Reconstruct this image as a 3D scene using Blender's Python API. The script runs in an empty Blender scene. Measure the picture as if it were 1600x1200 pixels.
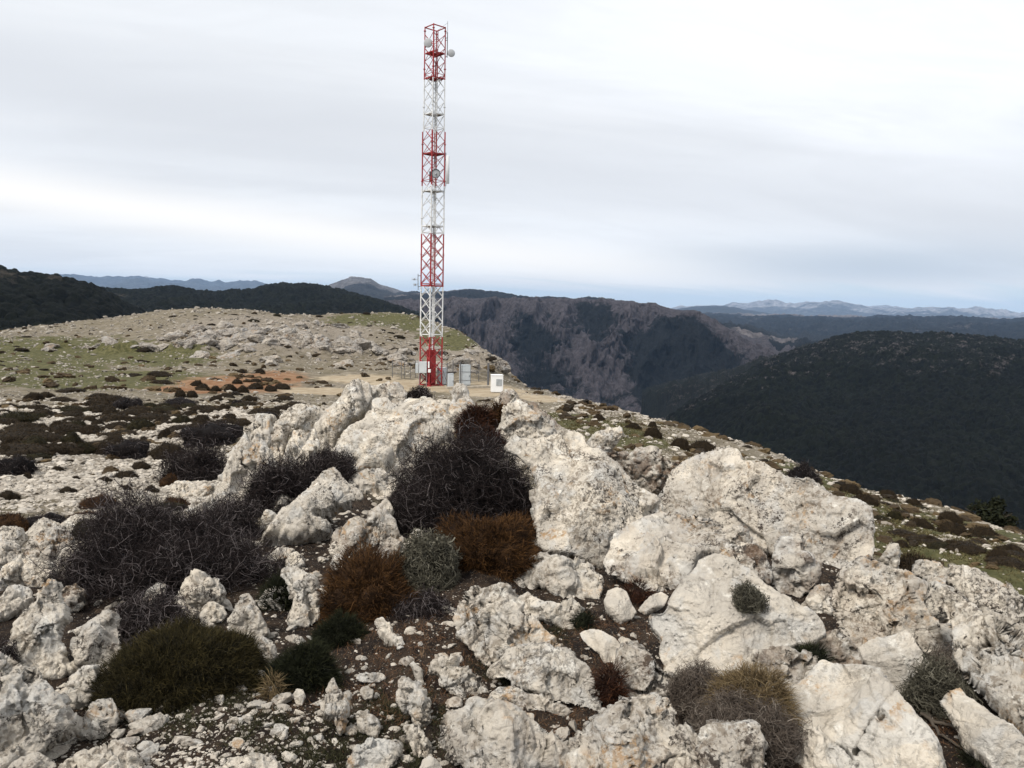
import bpy, math, random
import numpy as np
from math import radians, sin, cos, tan, pi
rng = np.random.default_rng(7)
random.seed(7)
scene = bpy.context.scene
COL = scene.collection

# ------------------------------------------------------------------ camera model
F = 1232.0                       # focal length in photo pixels (photo 1600 wide)
PITCH, ROLL = radians(5.57), radians(1.3)
FWD = np.array([0, cos(PITCH), -sin(PITCH)])
R0 = np.array([1.0, 0, 0]); U0 = np.array([0, sin(PITCH), cos(PITCH)])
RIGHT = cos(ROLL) * R0 + sin(ROLL) * U0
UP = -sin(ROLL) * R0 + cos(ROLL) * U0

def rays(px, py):
    """Direction of sight for a photo pixel, scaled to horizontal range 1."""
    px = np.asarray(px, float); py = np.asarray(py, float)
    d = FWD + ((px - 800) / F)[..., None] * RIGHT + ((600 - py) / F)[..., None] * UP
    return d / np.hypot(d[..., 0], d[..., 1])[..., None]

def bearing_elev(px, py):
    r = rays(px, py)
    return np.arctan2(r[..., 0], r[..., 1]), r[..., 2]

# ------------------------------------------------------------------ noise
_G = rng.normal(size=(256, 3)); _G /= np.linalg.norm(_G, axis=1)[:, None]
_G = _G.astype(np.float32)

def _hash(x, y, z, seed=0):
    h = (x.astype(np.int64) * 374761393 + y.astype(np.int64) * 668265263 + z.astype(np.int64) * 1440662683 + seed * 974634777) & 0xffffffff
    h = ((h ^ (h >> 13)) * 1274126177) & 0xffffffff
    return (h ^ (h >> 16)) & 0xffffffff

def perlin(P, seed=0):
    P = np.asarray(P, np.float64)
    out = np.empty(len(P), np.float32)
    for s in range(0, len(P), 200000):
        p = P[s:s + 200000]
        i = np.floor(p); f = (p - i).astype(np.float32); i = i.astype(np.int64)
        u = f * f * f * (f * (f * 6 - 15) + 10)
        r = 0
        for dx in (0, 1):
            wx = u[:, 0] if dx else 1 - u[:, 0]
            for dy in (0, 1):
                wy = u[:, 1] if dy else 1 - u[:, 1]
                for dz in (0, 1):
                    wz = u[:, 2] if dz else 1 - u[:, 2]
                    g = _G[_hash(i[:, 0] + dx, i[:, 1] + dy, i[:, 2] + dz, seed) & 255]
                    r = r + wx * wy * wz * (g[:, 0] * (f[:, 0] - dx) + g[:, 1] * (f[:, 1] - dy) + g[:, 2] * (f[:, 2] - dz))
        out[s:s + 200000] = r * 1.5
    return out

def fbm(P, oct=4, seed=0, gain=0.5, lac=2.03):
    a, r, P = 1.0, 0, np.asarray(P, float)
    for k in range(oct):
        r = r + a * perlin(P, seed + k); a *= gain; P = P * lac
    return r

def ridged(P, oct=4, seed=0, gain=0.5, lac=2.07):
    a, r, P, tot = 1.0, 0, np.asarray(P, float), 0
    for k in range(oct):
        r = r + a * (1 - 2 * np.abs(perlin(P, seed + k))); tot += a; a *= gain; P = P * lac
    return r / tot

def worley(P, seed=0, flat=False):
    """distance to the nearest cell point, and the cell's random value"""
    P = np.asarray(P, float)
    D = np.empty(len(P), np.float32); V = np.empty(len(P), np.float32)
    for s in range(0, len(P), 150000):
        p = P[s:s + 150000]; i = np.floor(p).astype(np.int64)
        best = np.full(len(p), 9.0); val = np.zeros(len(p))
        for dx in (-1, 0, 1):
            for dy in (-1, 0, 1):
                for dz in ((0,) if flat else (-1, 0, 1)):
                    cx, cy, cz = i[:, 0] + dx, i[:, 1] + dy, i[:, 2] + dz
                    h = _hash(cx, cy, cz, seed)
                    qx = cx + (h & 255) / 255.0; qy = cy + ((h >> 8) & 255) / 255.0
                    qz = p[:, 2] if flat else cz + ((h >> 16) & 255) / 255.0
                    d = (qx - p[:, 0]) ** 2 + (qy - p[:, 1]) ** 2 + (qz - p[:, 2]) ** 2
                    m = d < best
                    best = np.where(m, d, best); val = np.where(m, (h >> 24) / 255.0, val)
        D[s:s + 150000] = np.sqrt(best); V[s:s + 150000] = val
    return D, V

def facets_noise(P, seed=0):
    """broken planar facets: every cell of a 3-D mosaic is a plane with its own tilt"""
    P = np.asarray(P, float); O = np.empty(len(P), np.float32)
    for s in range(0, len(P), 120000):
        p = P[s:s + 120000]; i = np.floor(p).astype(np.int64)
        best = np.full(len(p), 9.0); out = np.zeros(len(p))
        for dx in (-1, 0, 1):
            for dy in (-1, 0, 1):
                for dz in (-1, 0, 1):
                    c = i + np.array([dx, dy, dz]); h = _hash(c[:, 0], c[:, 1], c[:, 2], seed)
                    q = c + np.stack([(h & 255), (h >> 8) & 255, (h >> 16) & 255], 1) / 255.0
                    v = p - q; d = (v ** 2).sum(1); m = d < best
                    g = _G[(h >> 11) & 255]
                    best = np.where(m, d, best); out = np.where(m, (v * g).sum(1) * 1.0 + ((h >> 24) / 255.0 - .5) * .35, out)
        O[s:s + 120000] = out
    return O

def sstep(a, b, x):
    t = np.clip((x - a) / (b - a), 0, 1)
    return t * t * (3 - 2 * t)

# ------------------------------------------------------------------ mesh helpers
def make_mesh(name, V, faces, mat=None, smooth=True, attrs=None, mat_idx=None):
    """faces: one (n,3) or (n,4) array or a list of such arrays"""
    if not isinstance(faces, (list, tuple)): faces = [faces]
    faces = [np.asarray(f, np.int32) for f in faces if len(f)]
    me = bpy.data.meshes.new(name)
    V = np.asarray(V, np.float32)
    me.vertices.add(len(V)); me.vertices.foreach_set('co', V.ravel())
    nl = sum(f.size for f in faces); nf = sum(len(f) for f in faces)
    me.loops.add(nl); me.loops.foreach_set('vertex_index', np.concatenate([f.ravel() for f in faces]))
    me.polygons.add(nf)
    sizes = np.concatenate([np.full(len(f), f.shape[1], np.int32) for f in faces])
    starts = np.concatenate([[0], np.cumsum(sizes)[:-1]]).astype(np.int32)
    me.polygons.foreach_set('loop_start', starts)
    me.polygons.foreach_set('use_smooth', np.full(nf, smooth))
    if mat is not None:
        for m in (mat if isinstance(mat, (list, tuple)) else [mat]): me.materials.append(m)
    if mat_idx is not None: me.polygons.foreach_set('material_index', np.asarray(mat_idx, np.int32))
    for k, a in (attrs or {}).items():
        a = np.asarray(a, np.float32)
        if a.ndim == 1:
            at = me.attributes.new(k, 'FLOAT', 'POINT'); at.data.foreach_set('value', a)
        else:
            at = me.attributes.new(k, 'FLOAT_COLOR', 'POINT'); at.data.foreach_set('color', a.ravel())
    me.update(calc_edges=True); me.validate()
    return me

def add_obj(name, me, loc=(0, 0, 0), parent=None, label=None, cat=None, group=None, kind=None, rotz=0, scale=None):
    o = bpy.data.objects.new(name, me); COL.objects.link(o)
    o.location = loc; o.rotation_euler = (0, 0, rotz)
    if scale is not None: o.scale = scale
    if parent is not None: o.parent = parent
    if label: o['label'] = label
    if cat: o['category'] = cat
    if group: o['group'] = group
    if kind: o['kind'] = kind
    return o

def tubes(P, rad, sides=3):
    """P (n,k,3) polylines, rad (n,k) -> verts, quads (open-ended tubes)"""
    n, k, _ = P.shape
    T = np.gradient(P, axis=1); T /= np.linalg.norm(T, axis=2)[..., None] + 1e-9
    ref = np.where(np.abs(T[..., 2:3]) > 0.9, np.array([1.0, 0, 0]), np.array([0, 0, 1.0]))
    A = np.cross(T, ref); A /= np.linalg.norm(A, axis=2)[..., None] + 1e-9
    B = np.cross(T, A)
    ang = np.arange(sides) * 2 * pi / sides
    V = P[:, :, None, :] + rad[:, :, None, None] * (np.cos(ang)[None, None, :, None] * A[:, :, None] + np.sin(ang)[None, None, :, None] * B[:, :, None])
    idx = np.arange(n * k * sides).reshape(n, k, sides)
    a = idx[:, :-1, :]; b = np.roll(a, -1, 2); c = idx[:, 1:, :]; d = np.roll(c, -1, 2)
    Q = np.stack([a, b, d, c], -1).reshape(-1, 4)
    return V.reshape(-1, 3), Q

class MB:
    """collects simple solids into one mesh"""
    def __init__(s): s.V = []; s.Q = []; s.T = []; s.n = 0
    def _add(s, V, Q=(), T=()):
        V = np.asarray(V, float)
        if len(Q): s.Q.append(np.asarray(Q) + s.n)
        if len(T): s.T.append(np.asarray(T) + s.n)
        s.V.append(V); s.n += len(V); return s
    def box(s, c, size, rz=0.0, bevel=0.0):
        x, y, z = np.array(size) / 2.0
        if bevel <= 0:
            V = np.array([[-x,-y,-z],[x,-y,-z],[x,y,-z],[-x,y,-z],[-x,-y,z],[x,-y,z],[x,y,z],[-x,y,z]])
            Q = [[0,3,2,1],[4,5,6,7],[0,1,5,4],[1,2,6,5],[2,3,7,6],[3,0,4,7]]
        else:
            b = bevel
            def ring(xx, yy, zz): return [[-xx,-yy+b,zz],[-xx+b,-yy,zz],[xx-b,-yy,zz],[xx,-yy+b,zz],[xx,yy-b,zz],[xx-b,yy,zz],[-xx+b,yy,zz],[-xx,yy-b,zz]]
            def inner(zz): return [[-x+b,-y+b+b*.4,zz],[-x+b+b*.4,-y+b,zz],[x-b-b*.4,-y+b,zz],[x-b,-y+b+b*.4,zz],[x-b,y-b-b*.4,zz],[x-b-b*.4,y-b,zz],[-x+b+b*.4,y-b,zz],[-x+b,y-b-b*.4,zz]]
            V = np.array(inner(-z) + ring(x, y, -z + b) + ring(x, y, z - b) + inner(z))
            Q = []
            for l in range(3):
                for i in range(8): Q.append([l*8+i, l*8+(i+1)%8, l*8+8+(i+1)%8, l*8+8+i])
            for o, fl in ((0, 1), (24, 0)):
                q = [[o, o+1, o+2, o+3], [o, o+3, o+4, o+7], [o+7, o+4, o+5, o+6]]
                Q += [r[::-1] for r in q] if fl else q
        cr, sr = cos(rz), sin(rz)
        V = V @ np.array([[cr, sr, 0], [-sr, cr, 0], [0, 0, 1]])
        return s._add(V + np.array(c), Q)
    def bar(s, a, b, r, sides=6):
        a = np.array(a, float); b = np.array(b, float)
        V, Q = tubes(np.array([[a, b]]), np.array([[r, r]]), sides)
        s._add(V, Q)
        n = sides
        for off, c in ((0, a), (n, b)):
            ring = V[off:off + n]
            s._add(np.vstack([ring, c[None]]), T=[[i, (i + 1) % n, n] if off else [(i + 1) % n, i, n] for i in range(n)])
        return s
    def lathe(s, c, axis, prof, sides=24):
        """prof: list of (along axis, radius)"""
        axis = np.array(axis, float); axis /= np.linalg.norm(axis)
        ref = np.array([0, 0, 1.0]) if abs(axis[2]) < .9 else np.array([1.0, 0, 0])
        A = np.cross(axis, ref); A /= np.linalg.norm(A); B = np.cross(axis, A)
        ang = np.arange(sides) * 2 * pi / sides
        V = np.concatenate([np.array(c) + axis * h + r * (np.cos(ang)[:, None] * A + np.sin(ang)[:, None] * B) for h, r in prof])
        Q = [[l*sides+i, l*sides+(i+1)%sides, (l+1)*sides+(i+1)%sides, (l+1)*sides+i] for l in range(len(prof)-1) for i in range(sides)]
        return s._add(V, Q)
    def mesh(s, name, mat, smooth=False):
        fs = []
        if s.Q: fs.append(np.concatenate(s.Q))
        if s.T: fs.append(np.concatenate(s.T))
        return make_mesh(name, np.concatenate(s.V), fs, mat, smooth)

# ------------------------------------------------------------------ node helpers
class NT:
    def __init__(s, name):
        s.m = bpy.data.materials.new(name); s.m.use_nodes = True
        s.t = s.m.node_tree; s.t.nodes.clear()
        s.out = s.t.nodes.new('ShaderNodeOutputMaterial')
        s.b = s.t.nodes.new('ShaderNodeBsdfPrincipled')
        s.t.links.new(s.b.outputs[0], s.out.inputs[0])
        s.b.inputs['Roughness'].default_value = 0.95
        s.b.inputs['Specular IOR Level'].default_value = 0.15
    def n(s, typ, **kw):
        x = s.t.nodes.new(typ)
        for k, v in kw.items(): setattr(x, k, v)
        return x
    def l(s, a, b): s.t.links.new(a, b)
    def setin(s, sock, v):
        if isinstance(v, bpy.types.NodeSocket): s.l(v, sock)
        elif isinstance(v, (tuple, list)):
            sock.default_value = (*v, 1.0) if len(v) == 3 and len(sock.default_value) == 4 else v
        else: sock.default_value = v
    def pos(s): return s.n('ShaderNodeNewGeometry').outputs['Position']
    def scalev(s, v, sc):
        x = s.n('ShaderNodeVectorMath', operation='MULTIPLY'); s.l(v, x.inputs[0]); x.inputs[1].default_value = sc; return x.outputs[0]
    def noise(s, v, scale, detail=4, rough=.55, dist=0.0):
        x = s.n('ShaderNodeTexNoise'); s.l(v, x.inputs['Vector'])
        x.inputs['Scale'].default_value = scale; x.inputs['Detail'].default_value = detail
        x.inputs['Roughness'].default_value = rough; x.inputs['Distortion'].default_value = dist
        return x.outputs[0]
    def voro(s, v, scale, out='Distance', feature='F1'):
        x = s.n('ShaderNodeTexVoronoi', feature=feature); s.l(v, x.inputs['Vector']); x.inputs['Scale'].default_value = scale
        return x.outputs[out]
    def math(s, op, a, b=None, clamp=False):
        x = s.n('ShaderNodeMath', operation=op); x.use_clamp = clamp
        s.setin(x.inputs[0], a)
        if b is not None: s.setin(x.inputs[1], b)
        return x.outputs[0]
    def step(s, v, a, b):
        x = s.n('ShaderNodeMapRange', interpolation_type='SMOOTHSTEP'); s.setin(x.inputs[0], v)
        s.setin(x.inputs[1], a); s.setin(x.inputs[2], b); x.inputs[3].default_value = 0; x.inputs[4].default_value = 1
        return x.outputs[0]
    def mix(s, f, a, b, mode='MIX'):
        x = s.n('ShaderNodeMix', data_type='RGBA', blend_type=mode); s.setin(x.inputs[0], f); s.setin(x.inputs[6], a); s.setin(x.inputs[7], b)
        return x.outputs[2]
    def attr(s, name, typ='GEOMETRY'):
        x = s.n('ShaderNodeAttribute', attribute_type=typ); x.attribute_name = name; return x
    def bump(s, h, strength=.5, dist=.02, normal=None):
        x = s.n('ShaderNodeBump'); x.inputs['Strength'].default_value = strength; x.inputs['Distance'].default_value = dist
        s.l(h, x.inputs['Height'])
        if normal is not None: s.l(normal, x.inputs['Normal'])
        return x.outputs[0]
    def done(s, color=None, normal=None, rough=None):
        if color is not None: s.setin(s.b.inputs['Base Color'], color)
        if normal is not None: s.l(normal, s.b.inputs['Normal'])
        if rough is not None: s.setin(s.b.inputs['Roughness'], rough)
        return s.m

def plain(name, col, rough=.6, metal=0.0, var=.12, scale=6.0):
    t = NT(name); p = t.pos(); n = t.noise(p, scale, 5)
    c = t.mix(t.step(n, .35, .7), [x * (1 - var) for x in col], [min(1, x * (1 + var)) for x in col])
    t.b.inputs['Metallic'].default_value = metal
    t.b.inputs['Specular IOR Level'].default_value = .4
    return t.done(c, rough=rough)
HAZE, SUN_E, EXPO, DENOISE = 2.5e-5, 3.2, 0.18, True
# ------------------------------------------------------------------ materials
def mat_limestone(name='limestone', sc=1.0, dim=1.0, tone=(1, 1, 1)):
    t = NT(name); p0 = t.pos(); p = t.scalev(p0, (sc, sc, sc)) if sc != 1 else p0
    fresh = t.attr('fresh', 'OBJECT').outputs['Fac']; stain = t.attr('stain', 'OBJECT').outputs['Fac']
    big = t.noise(p, 2.1, 6, .6)
    c = t.mix(t.step(big, .36, .58), (.70, .625, .515), (.50, .455, .39))
    c = t.mix(t.math('MULTIPLY', t.step(t.noise(p, 5.5, 5, .6, .4), .50, .62), .55), c, (.56, .55, .52))       # pale grey-blue lichen
    c = t.mix(t.step(t.noise(p, 9, 6, .65), .56, .70), c, (.76, .72, .64))                                    # chalky fresh spots
    mid = t.noise(p, 26, 5, .7)
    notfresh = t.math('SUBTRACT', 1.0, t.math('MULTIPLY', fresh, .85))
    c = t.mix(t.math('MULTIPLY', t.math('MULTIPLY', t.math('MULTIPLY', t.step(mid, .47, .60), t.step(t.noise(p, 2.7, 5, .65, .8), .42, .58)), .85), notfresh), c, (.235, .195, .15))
    # black lichen specks gathered in patches
    patch = t.step(t.noise(p, 3.4, 4, .6, .6), .40, .66)
    lim = t.math('SUBTRACT', .68, t.math('MULTIPLY', patch, t.math('ADD', .15, t.math('MULTIPLY', stain, .05))))
    speck = t.math('MULTIPLY', t.math('GREATER_THAN', t.noise(p, 58, 4, .68), lim), t.math('ADD', .25, t.math('MULTIPLY', patch, .75)))
    lim2 = t.math('SUBTRACT', .655, t.math('MULTIPLY', patch, t.math('ADD', .10, t.math('MULTIPLY', stain, .09))))
    speck2 = t.step(t.math('SUBTRACT', t.noise(p, 21, 6, .7, .3), lim2), 0.0, .035)
    sp = t.math('MAXIMUM', t.math('MULTIPLY', speck, .8), speck2)
    c = t.mix(t.math('MULTIPLY', t.math('MULTIPLY', sp, .95), notfresh), c, (.045, .037, .032))
    sp3 = t.math('MULTIPLY', t.step(t.noise(p, 12, 8, .76), .54, .61), t.step(t.noise(p, 2.3, 5, .62, .7), .44, .58))
    c = t.mix(t.math('MULTIPLY', t.math('MULTIPLY', sp3, .72), notfresh), c, (.145, .122, .10))
    # ochre and rust lichen
    oc = t.math('MULTIPLY', t.step(t.noise(p, 3.1, 3, .5, 1.0), .565, .67), t.step(t.noise(p, 24, 5, .7), .46, .60))
    c = t.mix(t.math('MULTIPLY', oc, .62), c, (.42, .235, .085))
    st = t.math('MULTIPLY', stain, t.step(t.noise(p, 6.5, 6, .65, .5), .44, .60))  # brown stain blotches, also used to paint shade on the notch and recess rocks
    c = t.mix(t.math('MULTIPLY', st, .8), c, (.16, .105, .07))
    pm = t.step(t.noise(p, 4.3, 4, .6), .42, .62)
    h = t.math('ADD', t.noise(p, 40, 7, .72), t.math('MULTIPLY', t.math('MULTIPLY', t.step(t.voro(p, 34), .0, .42), .8), pm))
    h2 = t.math('ADD', h, t.math('MULTIPLY', t.noise(p, 150, 3, .6), .35))
    if dim != 1: c = t.mix(1.0, c, [x * dim for x in tone], 'MULTIPLY')
    return t.done(c, t.bump(h2, 1.0, .018 / sc), .95)

def mat_gravel(name='gravel_stone', dark=1.0):
    t = NT(name); p = t.pos()
    tint = t.attr('tint').outputs['Fac']
    c = t.mix(tint, (.17 * dark, .145 * dark, .115 * dark), (.52 * dark, .47 * dark, .40 * dark))
    c = t.mix(t.math('MULTIPLY', t.step(t.noise(p, 22, 4, .7), .52, .64), .6), c, (.14, .12, .10))
    return t.done(c, t.bump(t.noise(p, 60, 4), .4, .01), .95)

def mat_ground():
    t = NT('stony_ground'); p = t.pos()
    z = t.attr('zone'); sep = t.n('ShaderNodeSeparateColor'); t.l(z.outputs['Color'], sep.inputs[0])
    gr, red, sto = sep.outputs[0], sep.outputs[1], sep.outputs[2]; soil = z.outputs['Alpha']
    pav = t.attr('pad').outputs['Fac']
    n_small = t.noise(p, 18, 6, .7); n_mid = t.noise(p, 1.1, 6, .65); n_far = t.noise(p, .35, 5, .65, .4)
    # tan stony earth by default
    c = t.mix(t.step(n_mid, .38, .66), (.125, .105, .073), (.235, .20, .152))
    c = t.mix(t.math('MULTIPLY', t.step(n_far, .45, .65), .5), c, (.125, .105, .062))
    # pale rubble
    rub = t.mix(t.step(n_small, .40, .60), (.13, .105, .075), (.29, .255, .21))
    c = t.mix(t.step(t.math('ADD', sto, t.math('MULTIPLY', t.math('SUBTRACT', n_mid, .5), .8)), .35, .65), c, rub)
    # short grass
    g = t.mix(t.step(t.noise(p, 2.3, 6, .7), .40, .62), (.057, .057, .023), (.115, .105, .048))
    c = t.mix(t.step(t.math('ADD', gr, t.math('MULTIPLY', t.math('SUBTRACT', t.noise(p, .45, 7, .72), .5), 1.5)), .42, .62), c, g)
    # red earth
    r = t.mix(t.step(n_mid, .4, .6), (.185, .088, .042), (.25, .155, .09))
    c = t.mix(t.step(t.math('ADD', red, t.math('MULTIPLY', t.math('SUBTRACT', n_mid, .5), .9)), .35, .7), c, r)
    # bare trodden earth round the mast
    pd = t.mix(t.step(n_mid, .4, .62), (.30, .235, .155), (.38, .315, .225))
    c = t.mix(t.step(t.math('ADD', pav, t.math('MULTIPLY', t.math('SUBTRACT', n_mid, .5), .7)), .35, .65), c, pd)
    # dark humus between the rocks, with litter
    s1 = t.mix(t.step(t.noise(p, 7, 6, .7), .38, .66), (.011, .0075, .006), (.042, .029, .020))
    lit = t.noise(t.scalev(p, (70, 22, 30)), 1.0, 3, .6, 1.5)
    s1 = t.mix(t.math('MULTIPLY', t.step(lit, .58, .70), .8), s1, (.17, .115, .07))
    s1 = t.mix(t.math('MULTIPLY', t.math('GREATER_THAN', t.noise(p, 95, 2, .6), .68), .8), s1, (.40, .36, .30))
    c = t.mix(t.step(t.math('ADD', soil, t.math('MULTIPLY', t.math('SUBTRACT', t.noise(p, 2.2, 5, .65), .5), .9)), .35, .62), c, s1)
    h = t.math('ADD', t.noise(p, 30, 6, .7), t.math('MULTIPLY', t.noise(p, 5, 5, .6), 2.0))
    return t.done(c, t.bump(h, .8, .03), 1.0)

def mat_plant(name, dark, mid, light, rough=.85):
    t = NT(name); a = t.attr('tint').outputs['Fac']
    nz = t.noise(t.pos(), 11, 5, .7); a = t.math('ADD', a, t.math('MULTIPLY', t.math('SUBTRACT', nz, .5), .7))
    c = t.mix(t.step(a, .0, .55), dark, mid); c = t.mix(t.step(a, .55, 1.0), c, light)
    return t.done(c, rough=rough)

def mat_forest(name, trees, trees2, rock, rock_amt=1.0, cell=7.0, streak=False, rocksc=.012):
    t = NT(name); p = t.pos(); a = t.attr('bare').outputs['Fac']
    vc = t.n('ShaderNodeTexVoronoi'); t.l(t.scalev(p, (1 / cell,) * 3), vc.inputs['Vector']); vc.inputs['Scale'].default_value = 1.0
    sep = t.n('ShaderNodeSeparateColor'); t.l(vc.outputs['Color'], sep.inputs[0])
    c = t.mix(sep.outputs[0], trees, trees2)
    c = t.mix(t.math('MULTIPLY', t.step(t.noise(p, .0045, 5, .6), .45, .62), .5), c, [x * .62 for x in trees])
    q = t.scalev(p, (1, 1, .42)) if streak else p
    r = t.math('ADD', t.noise(q, rocksc, 8, .72), t.math('MULTIPLY', t.noise(q, rocksc * 6, 4, .7), .35))
    m = t.step(t.math('ADD', r, t.math('MULTIPLY', t.math('SUBTRACT', a, .5), 1.0)), .68, .84)
    rc = t.mix(t.step(t.noise(q, rocksc * 3.2, 7, .75), .38, .64), [x * .42 for x in rock], rock)
    c = t.mix(t.math('MULTIPLY', m, rock_amt), c, rc)
    hb = t.math('ADD', t.math('MULTIPLY', t.noise(q, rocksc * 5, 7, .78), 2.0), t.math('MULTIPLY', vc.outputs['Distance'], -.6))
    return t.done(c, t.bump(hb, 1.0, cell * 1.1), rough=1.0)

M = {}
M['rock'] = mat_limestone()
M['gravel'] = mat_gravel()
M['hillstone'] = mat_gravel('hill_stone', .74)
M['boulder'] = mat_limestone('weathered_limestone', 0.16, .66, (.98, .98, 1.0))
M['ground'] = mat_ground()
M['thorn'] = mat_plant('thorn_twigs', (.006, .0045, .0045), (.026, .019, .018), (.18, .155, .15))
M['thorn_grey'] = mat_plant('dry_grey_twigs', (.035, .027, .022), (.12, .095, .075), (.27, .23, .19))
M['russet'] = mat_plant('russet_cushion', (.012, .006, .003), (.088, .042, .014), (.205, .102, .036))
M['rust'] = mat_plant('rust_cushion', (.009, .004, .003), (.058, .022, .010), (.14, .058, .022))
M['olive'] = mat_plant('olive_cushion', (.007, .006, .003), (.038, .030, .010), (.105, .080, .028))
M['green'] = mat_plant('green_tuft', (.005, .006, .003), (.018, .020, .008), (.055, .056, .022))
M['brown'] = mat_plant('brown_cushion', (.010, .007, .004), (.046, .031, .016), (.105, .074, .038))
M['sage'] = mat_plant('sage_shrub', (.018, .016, .012), (.085, .078, .056), (.20, .185, .14))
M['straw'] = mat_plant('dry_straw', (.06, .04, .02), (.20, .145, .075), (.38, .30, .17))
M['grass'] = mat_plant('short_grass', (.012, .012, .006), (.040, .039, .018), (.12, .105, .055))
M['leaf'] = mat_plant('tree_leaf', (.007, .009, .004), (.015, .017, .007), (.030, .031, .012))
M['bark'] = plain('bark', (.07, .055, .04), .9)
M['steel'] = plain('galvanised_steel', (.33, .34, .35), .5, .6)
M['darksteel'] = plain('dark_steel', (.07, .07, .075), .5, .3)
M['cabinet_grey'] = plain('grey_cabinet_paint', (.50, .535, .55), .45, 0, .05, 2)
M['cabinet_white'] = plain('white_cabinet_paint', (.80, .80, .79), .45, 0, .04, 2)
M['louvre'] = plain('louvre_grey', (.46, .48, .49), .5)
M['dish'] = plain('dish_grey', (.40, .41, .42), .5, 0, .05, 2)
M['drum'] = plain('drum_black', (.02, .02, .022), .5)
M['antenna'] = plain('antenna_white', (.78, .79, .79), .5, 0, .04)
M['concrete'] = plain('concrete', (.38, .33, .26), .9, 0, .15, 3)
M['cable'] = plain('cable_black', (.03, .03, .03), .6)
M['fence'] = plain('weathered_fence_steel', (.13, .13, .135), .7, .2)
# ------------------------------------------------------------------ near terrain
ctrl = []     # (theta, ln d, z)
def cz(px, py, z):
    th, e = bearing_elev(px, py); ctrl.append((float(th), math.log(z / float(e)), z))
def cd(px, py, d):
    th, e = bearing_elev(px, py); ctrl.append((float(th), math.log(d), float(e) * d))
def cdz(px, d, z):
    th, _ = bearing_elev(px, 700); ctrl.append((float(th), math.log(d), z))
for px in (-150, 250, 600, 1000, 1350, 1750):
    for d, z in ((.9, -1.66), (1.5, -1.68), (2.2, -1.70)): cdz(px, d, z)
for a in ((0,1200,-1.75),(400,1200,-1.72),(800,1200,-1.71),(1200,1200,-1.70),(1600,1200,-1.68),
          (0,1050,-1.82),(400,1050,-1.80),(800,1030,-1.77),(1200,1080,-1.72),(1600,1050,-1.70),
          (0,920,-1.98),(300,920,-1.98),(560,910,-1.96),(900,930,-1.85),(1250,960,-1.78),(1500,980,-1.8),(1650,980,-1.85),
          (0,830,-2.25),(250,810,-2.3),(450,830,-2.12),(700,830,-2.06),(480,742,-2.42),(620,742,-2.40),(880,868,-1.95),(1040,915,-1.84),(1290,893,-1.86),
          (-120,900,-2.05),(-120,1100,-1.8)): cz(*a)
for px, z7, z11 in ((700,-2.35,-3.1),(800,-2.3,-3.05),(1000,-2.2,-3.05),(1200,-2.15,-3.1),(1400,-2.3,-3.4),(1550,-2.4,-3.75),(1700,-2.6,-4.0)):
    cdz(px, 7.5, z7); cdz(px, 11, z11)
for a in ((560,12.5,-3.2),(450,12.5,-2.9)): cdz(*a)
for a in ((0,760,12.8),(150,760,12.6),(300,760,12.4),(0,700,19.5),(150,700,19),(290,700,18),(400,680,18),(0,640,33),(150,640,34),(300,640,34),(420,635,33),
          (0,600,58),(130,600,60),(260,600,62),(400,592,70),(450,610,60),(540,606,64),(620,600,67),(690,603,67),(770,608,66),
          (0,560,98),(150,560,100),(300,540,112),(420,560,95),(550,540,116),(620,560,102),(700,560,106),(720,540,125),(760,575,104),
          (300,505,140),(450,515,135),(600,510,140),(100,525,140),(660,530,128),
          (850,620,60),(900,640,50),(950,690,28),(1050,695,30),(1300,790,20),(1400,840,14.5),(1500,840,20),(1590,900,13),(1450,800,28),(1100,700,33),(1200,740,27)): cd(*a)
SKY = ((-250,545,195),(-100,527,192),(0,515,190),(60,507,187),(120,500,182),(180,494,178),(250,484,172),(330,479.5,168),(400,484,165),(460,491,166),(520,489,170),(600,487,172),(650,491,170),(690,505,160),
       (720,517,150),(750,540,138),(790,575,118),(822,602,95),(880,616,78),(940,632,68),(1000,645,60),(1050,660,54),(1100,674,50),(1160,690,45),
       (1230,715,42),(1300,745,38),(1360,765,36),(1430,780,34.5),(1500,800,33),(1560,820,31.5),(1600,832,30.5),(1700,862,28.5),(1850,905,26))
for px, py, d in SKY:
    cd(px, py, d); th, l, z = ctrl[-1]
    ctrl.append((th, math.log(d * 1.25), z - .16 * d)); ctrl.append((th, math.log(d * 1.7), z - .42 * d)); ctrl.append((th, math.log(max(d * 2.6, 240)), z - .42 * d - .55 * (max(d * 2.6, 240) - 1.7 * d)))
ASP = 2.6
def _tps(r2): return .5 * r2 * np.log(r2 + 1e-12)
def solve():
    global CX, W_, n_
    c = np.array(ctrl); CX = np.stack([c[:, 0] * ASP, c[:, 1]], 1); n_ = len(CX)
    K = _tps(((CX[:, None] - CX[None]) ** 2).sum(-1)) + np.eye(n_) * 1e-5
    Pm = np.concatenate([np.ones((n_, 1)), CX], 1)
    W_ = np.linalg.lstsq(np.block([[K, Pm], [Pm.T, np.zeros((3, 3))]]), np.concatenate([c[:, 2], np.zeros(3)]), rcond=None)[0]
def base_z(th, ld):
    th = np.clip(th, -.72, .72)
    out = np.empty(len(th))
    for s in range(0, len(th), 40000):
        x = np.stack([th[s:s+40000] * ASP, ld[s:s+40000]], 1)
        r2 = ((x[:, None] - CX[None]) ** 2).sum(-1)
        out[s:s+40000] = _tps(r2) @ W_[:n_] + W_[n_] + x @ W_[n_+1:]
    return out
SKA = np.array(SKY, float); sk_th, sk_e = bearing_elev(SKA[:, 0], SKA[:, 1])
solve()
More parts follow.
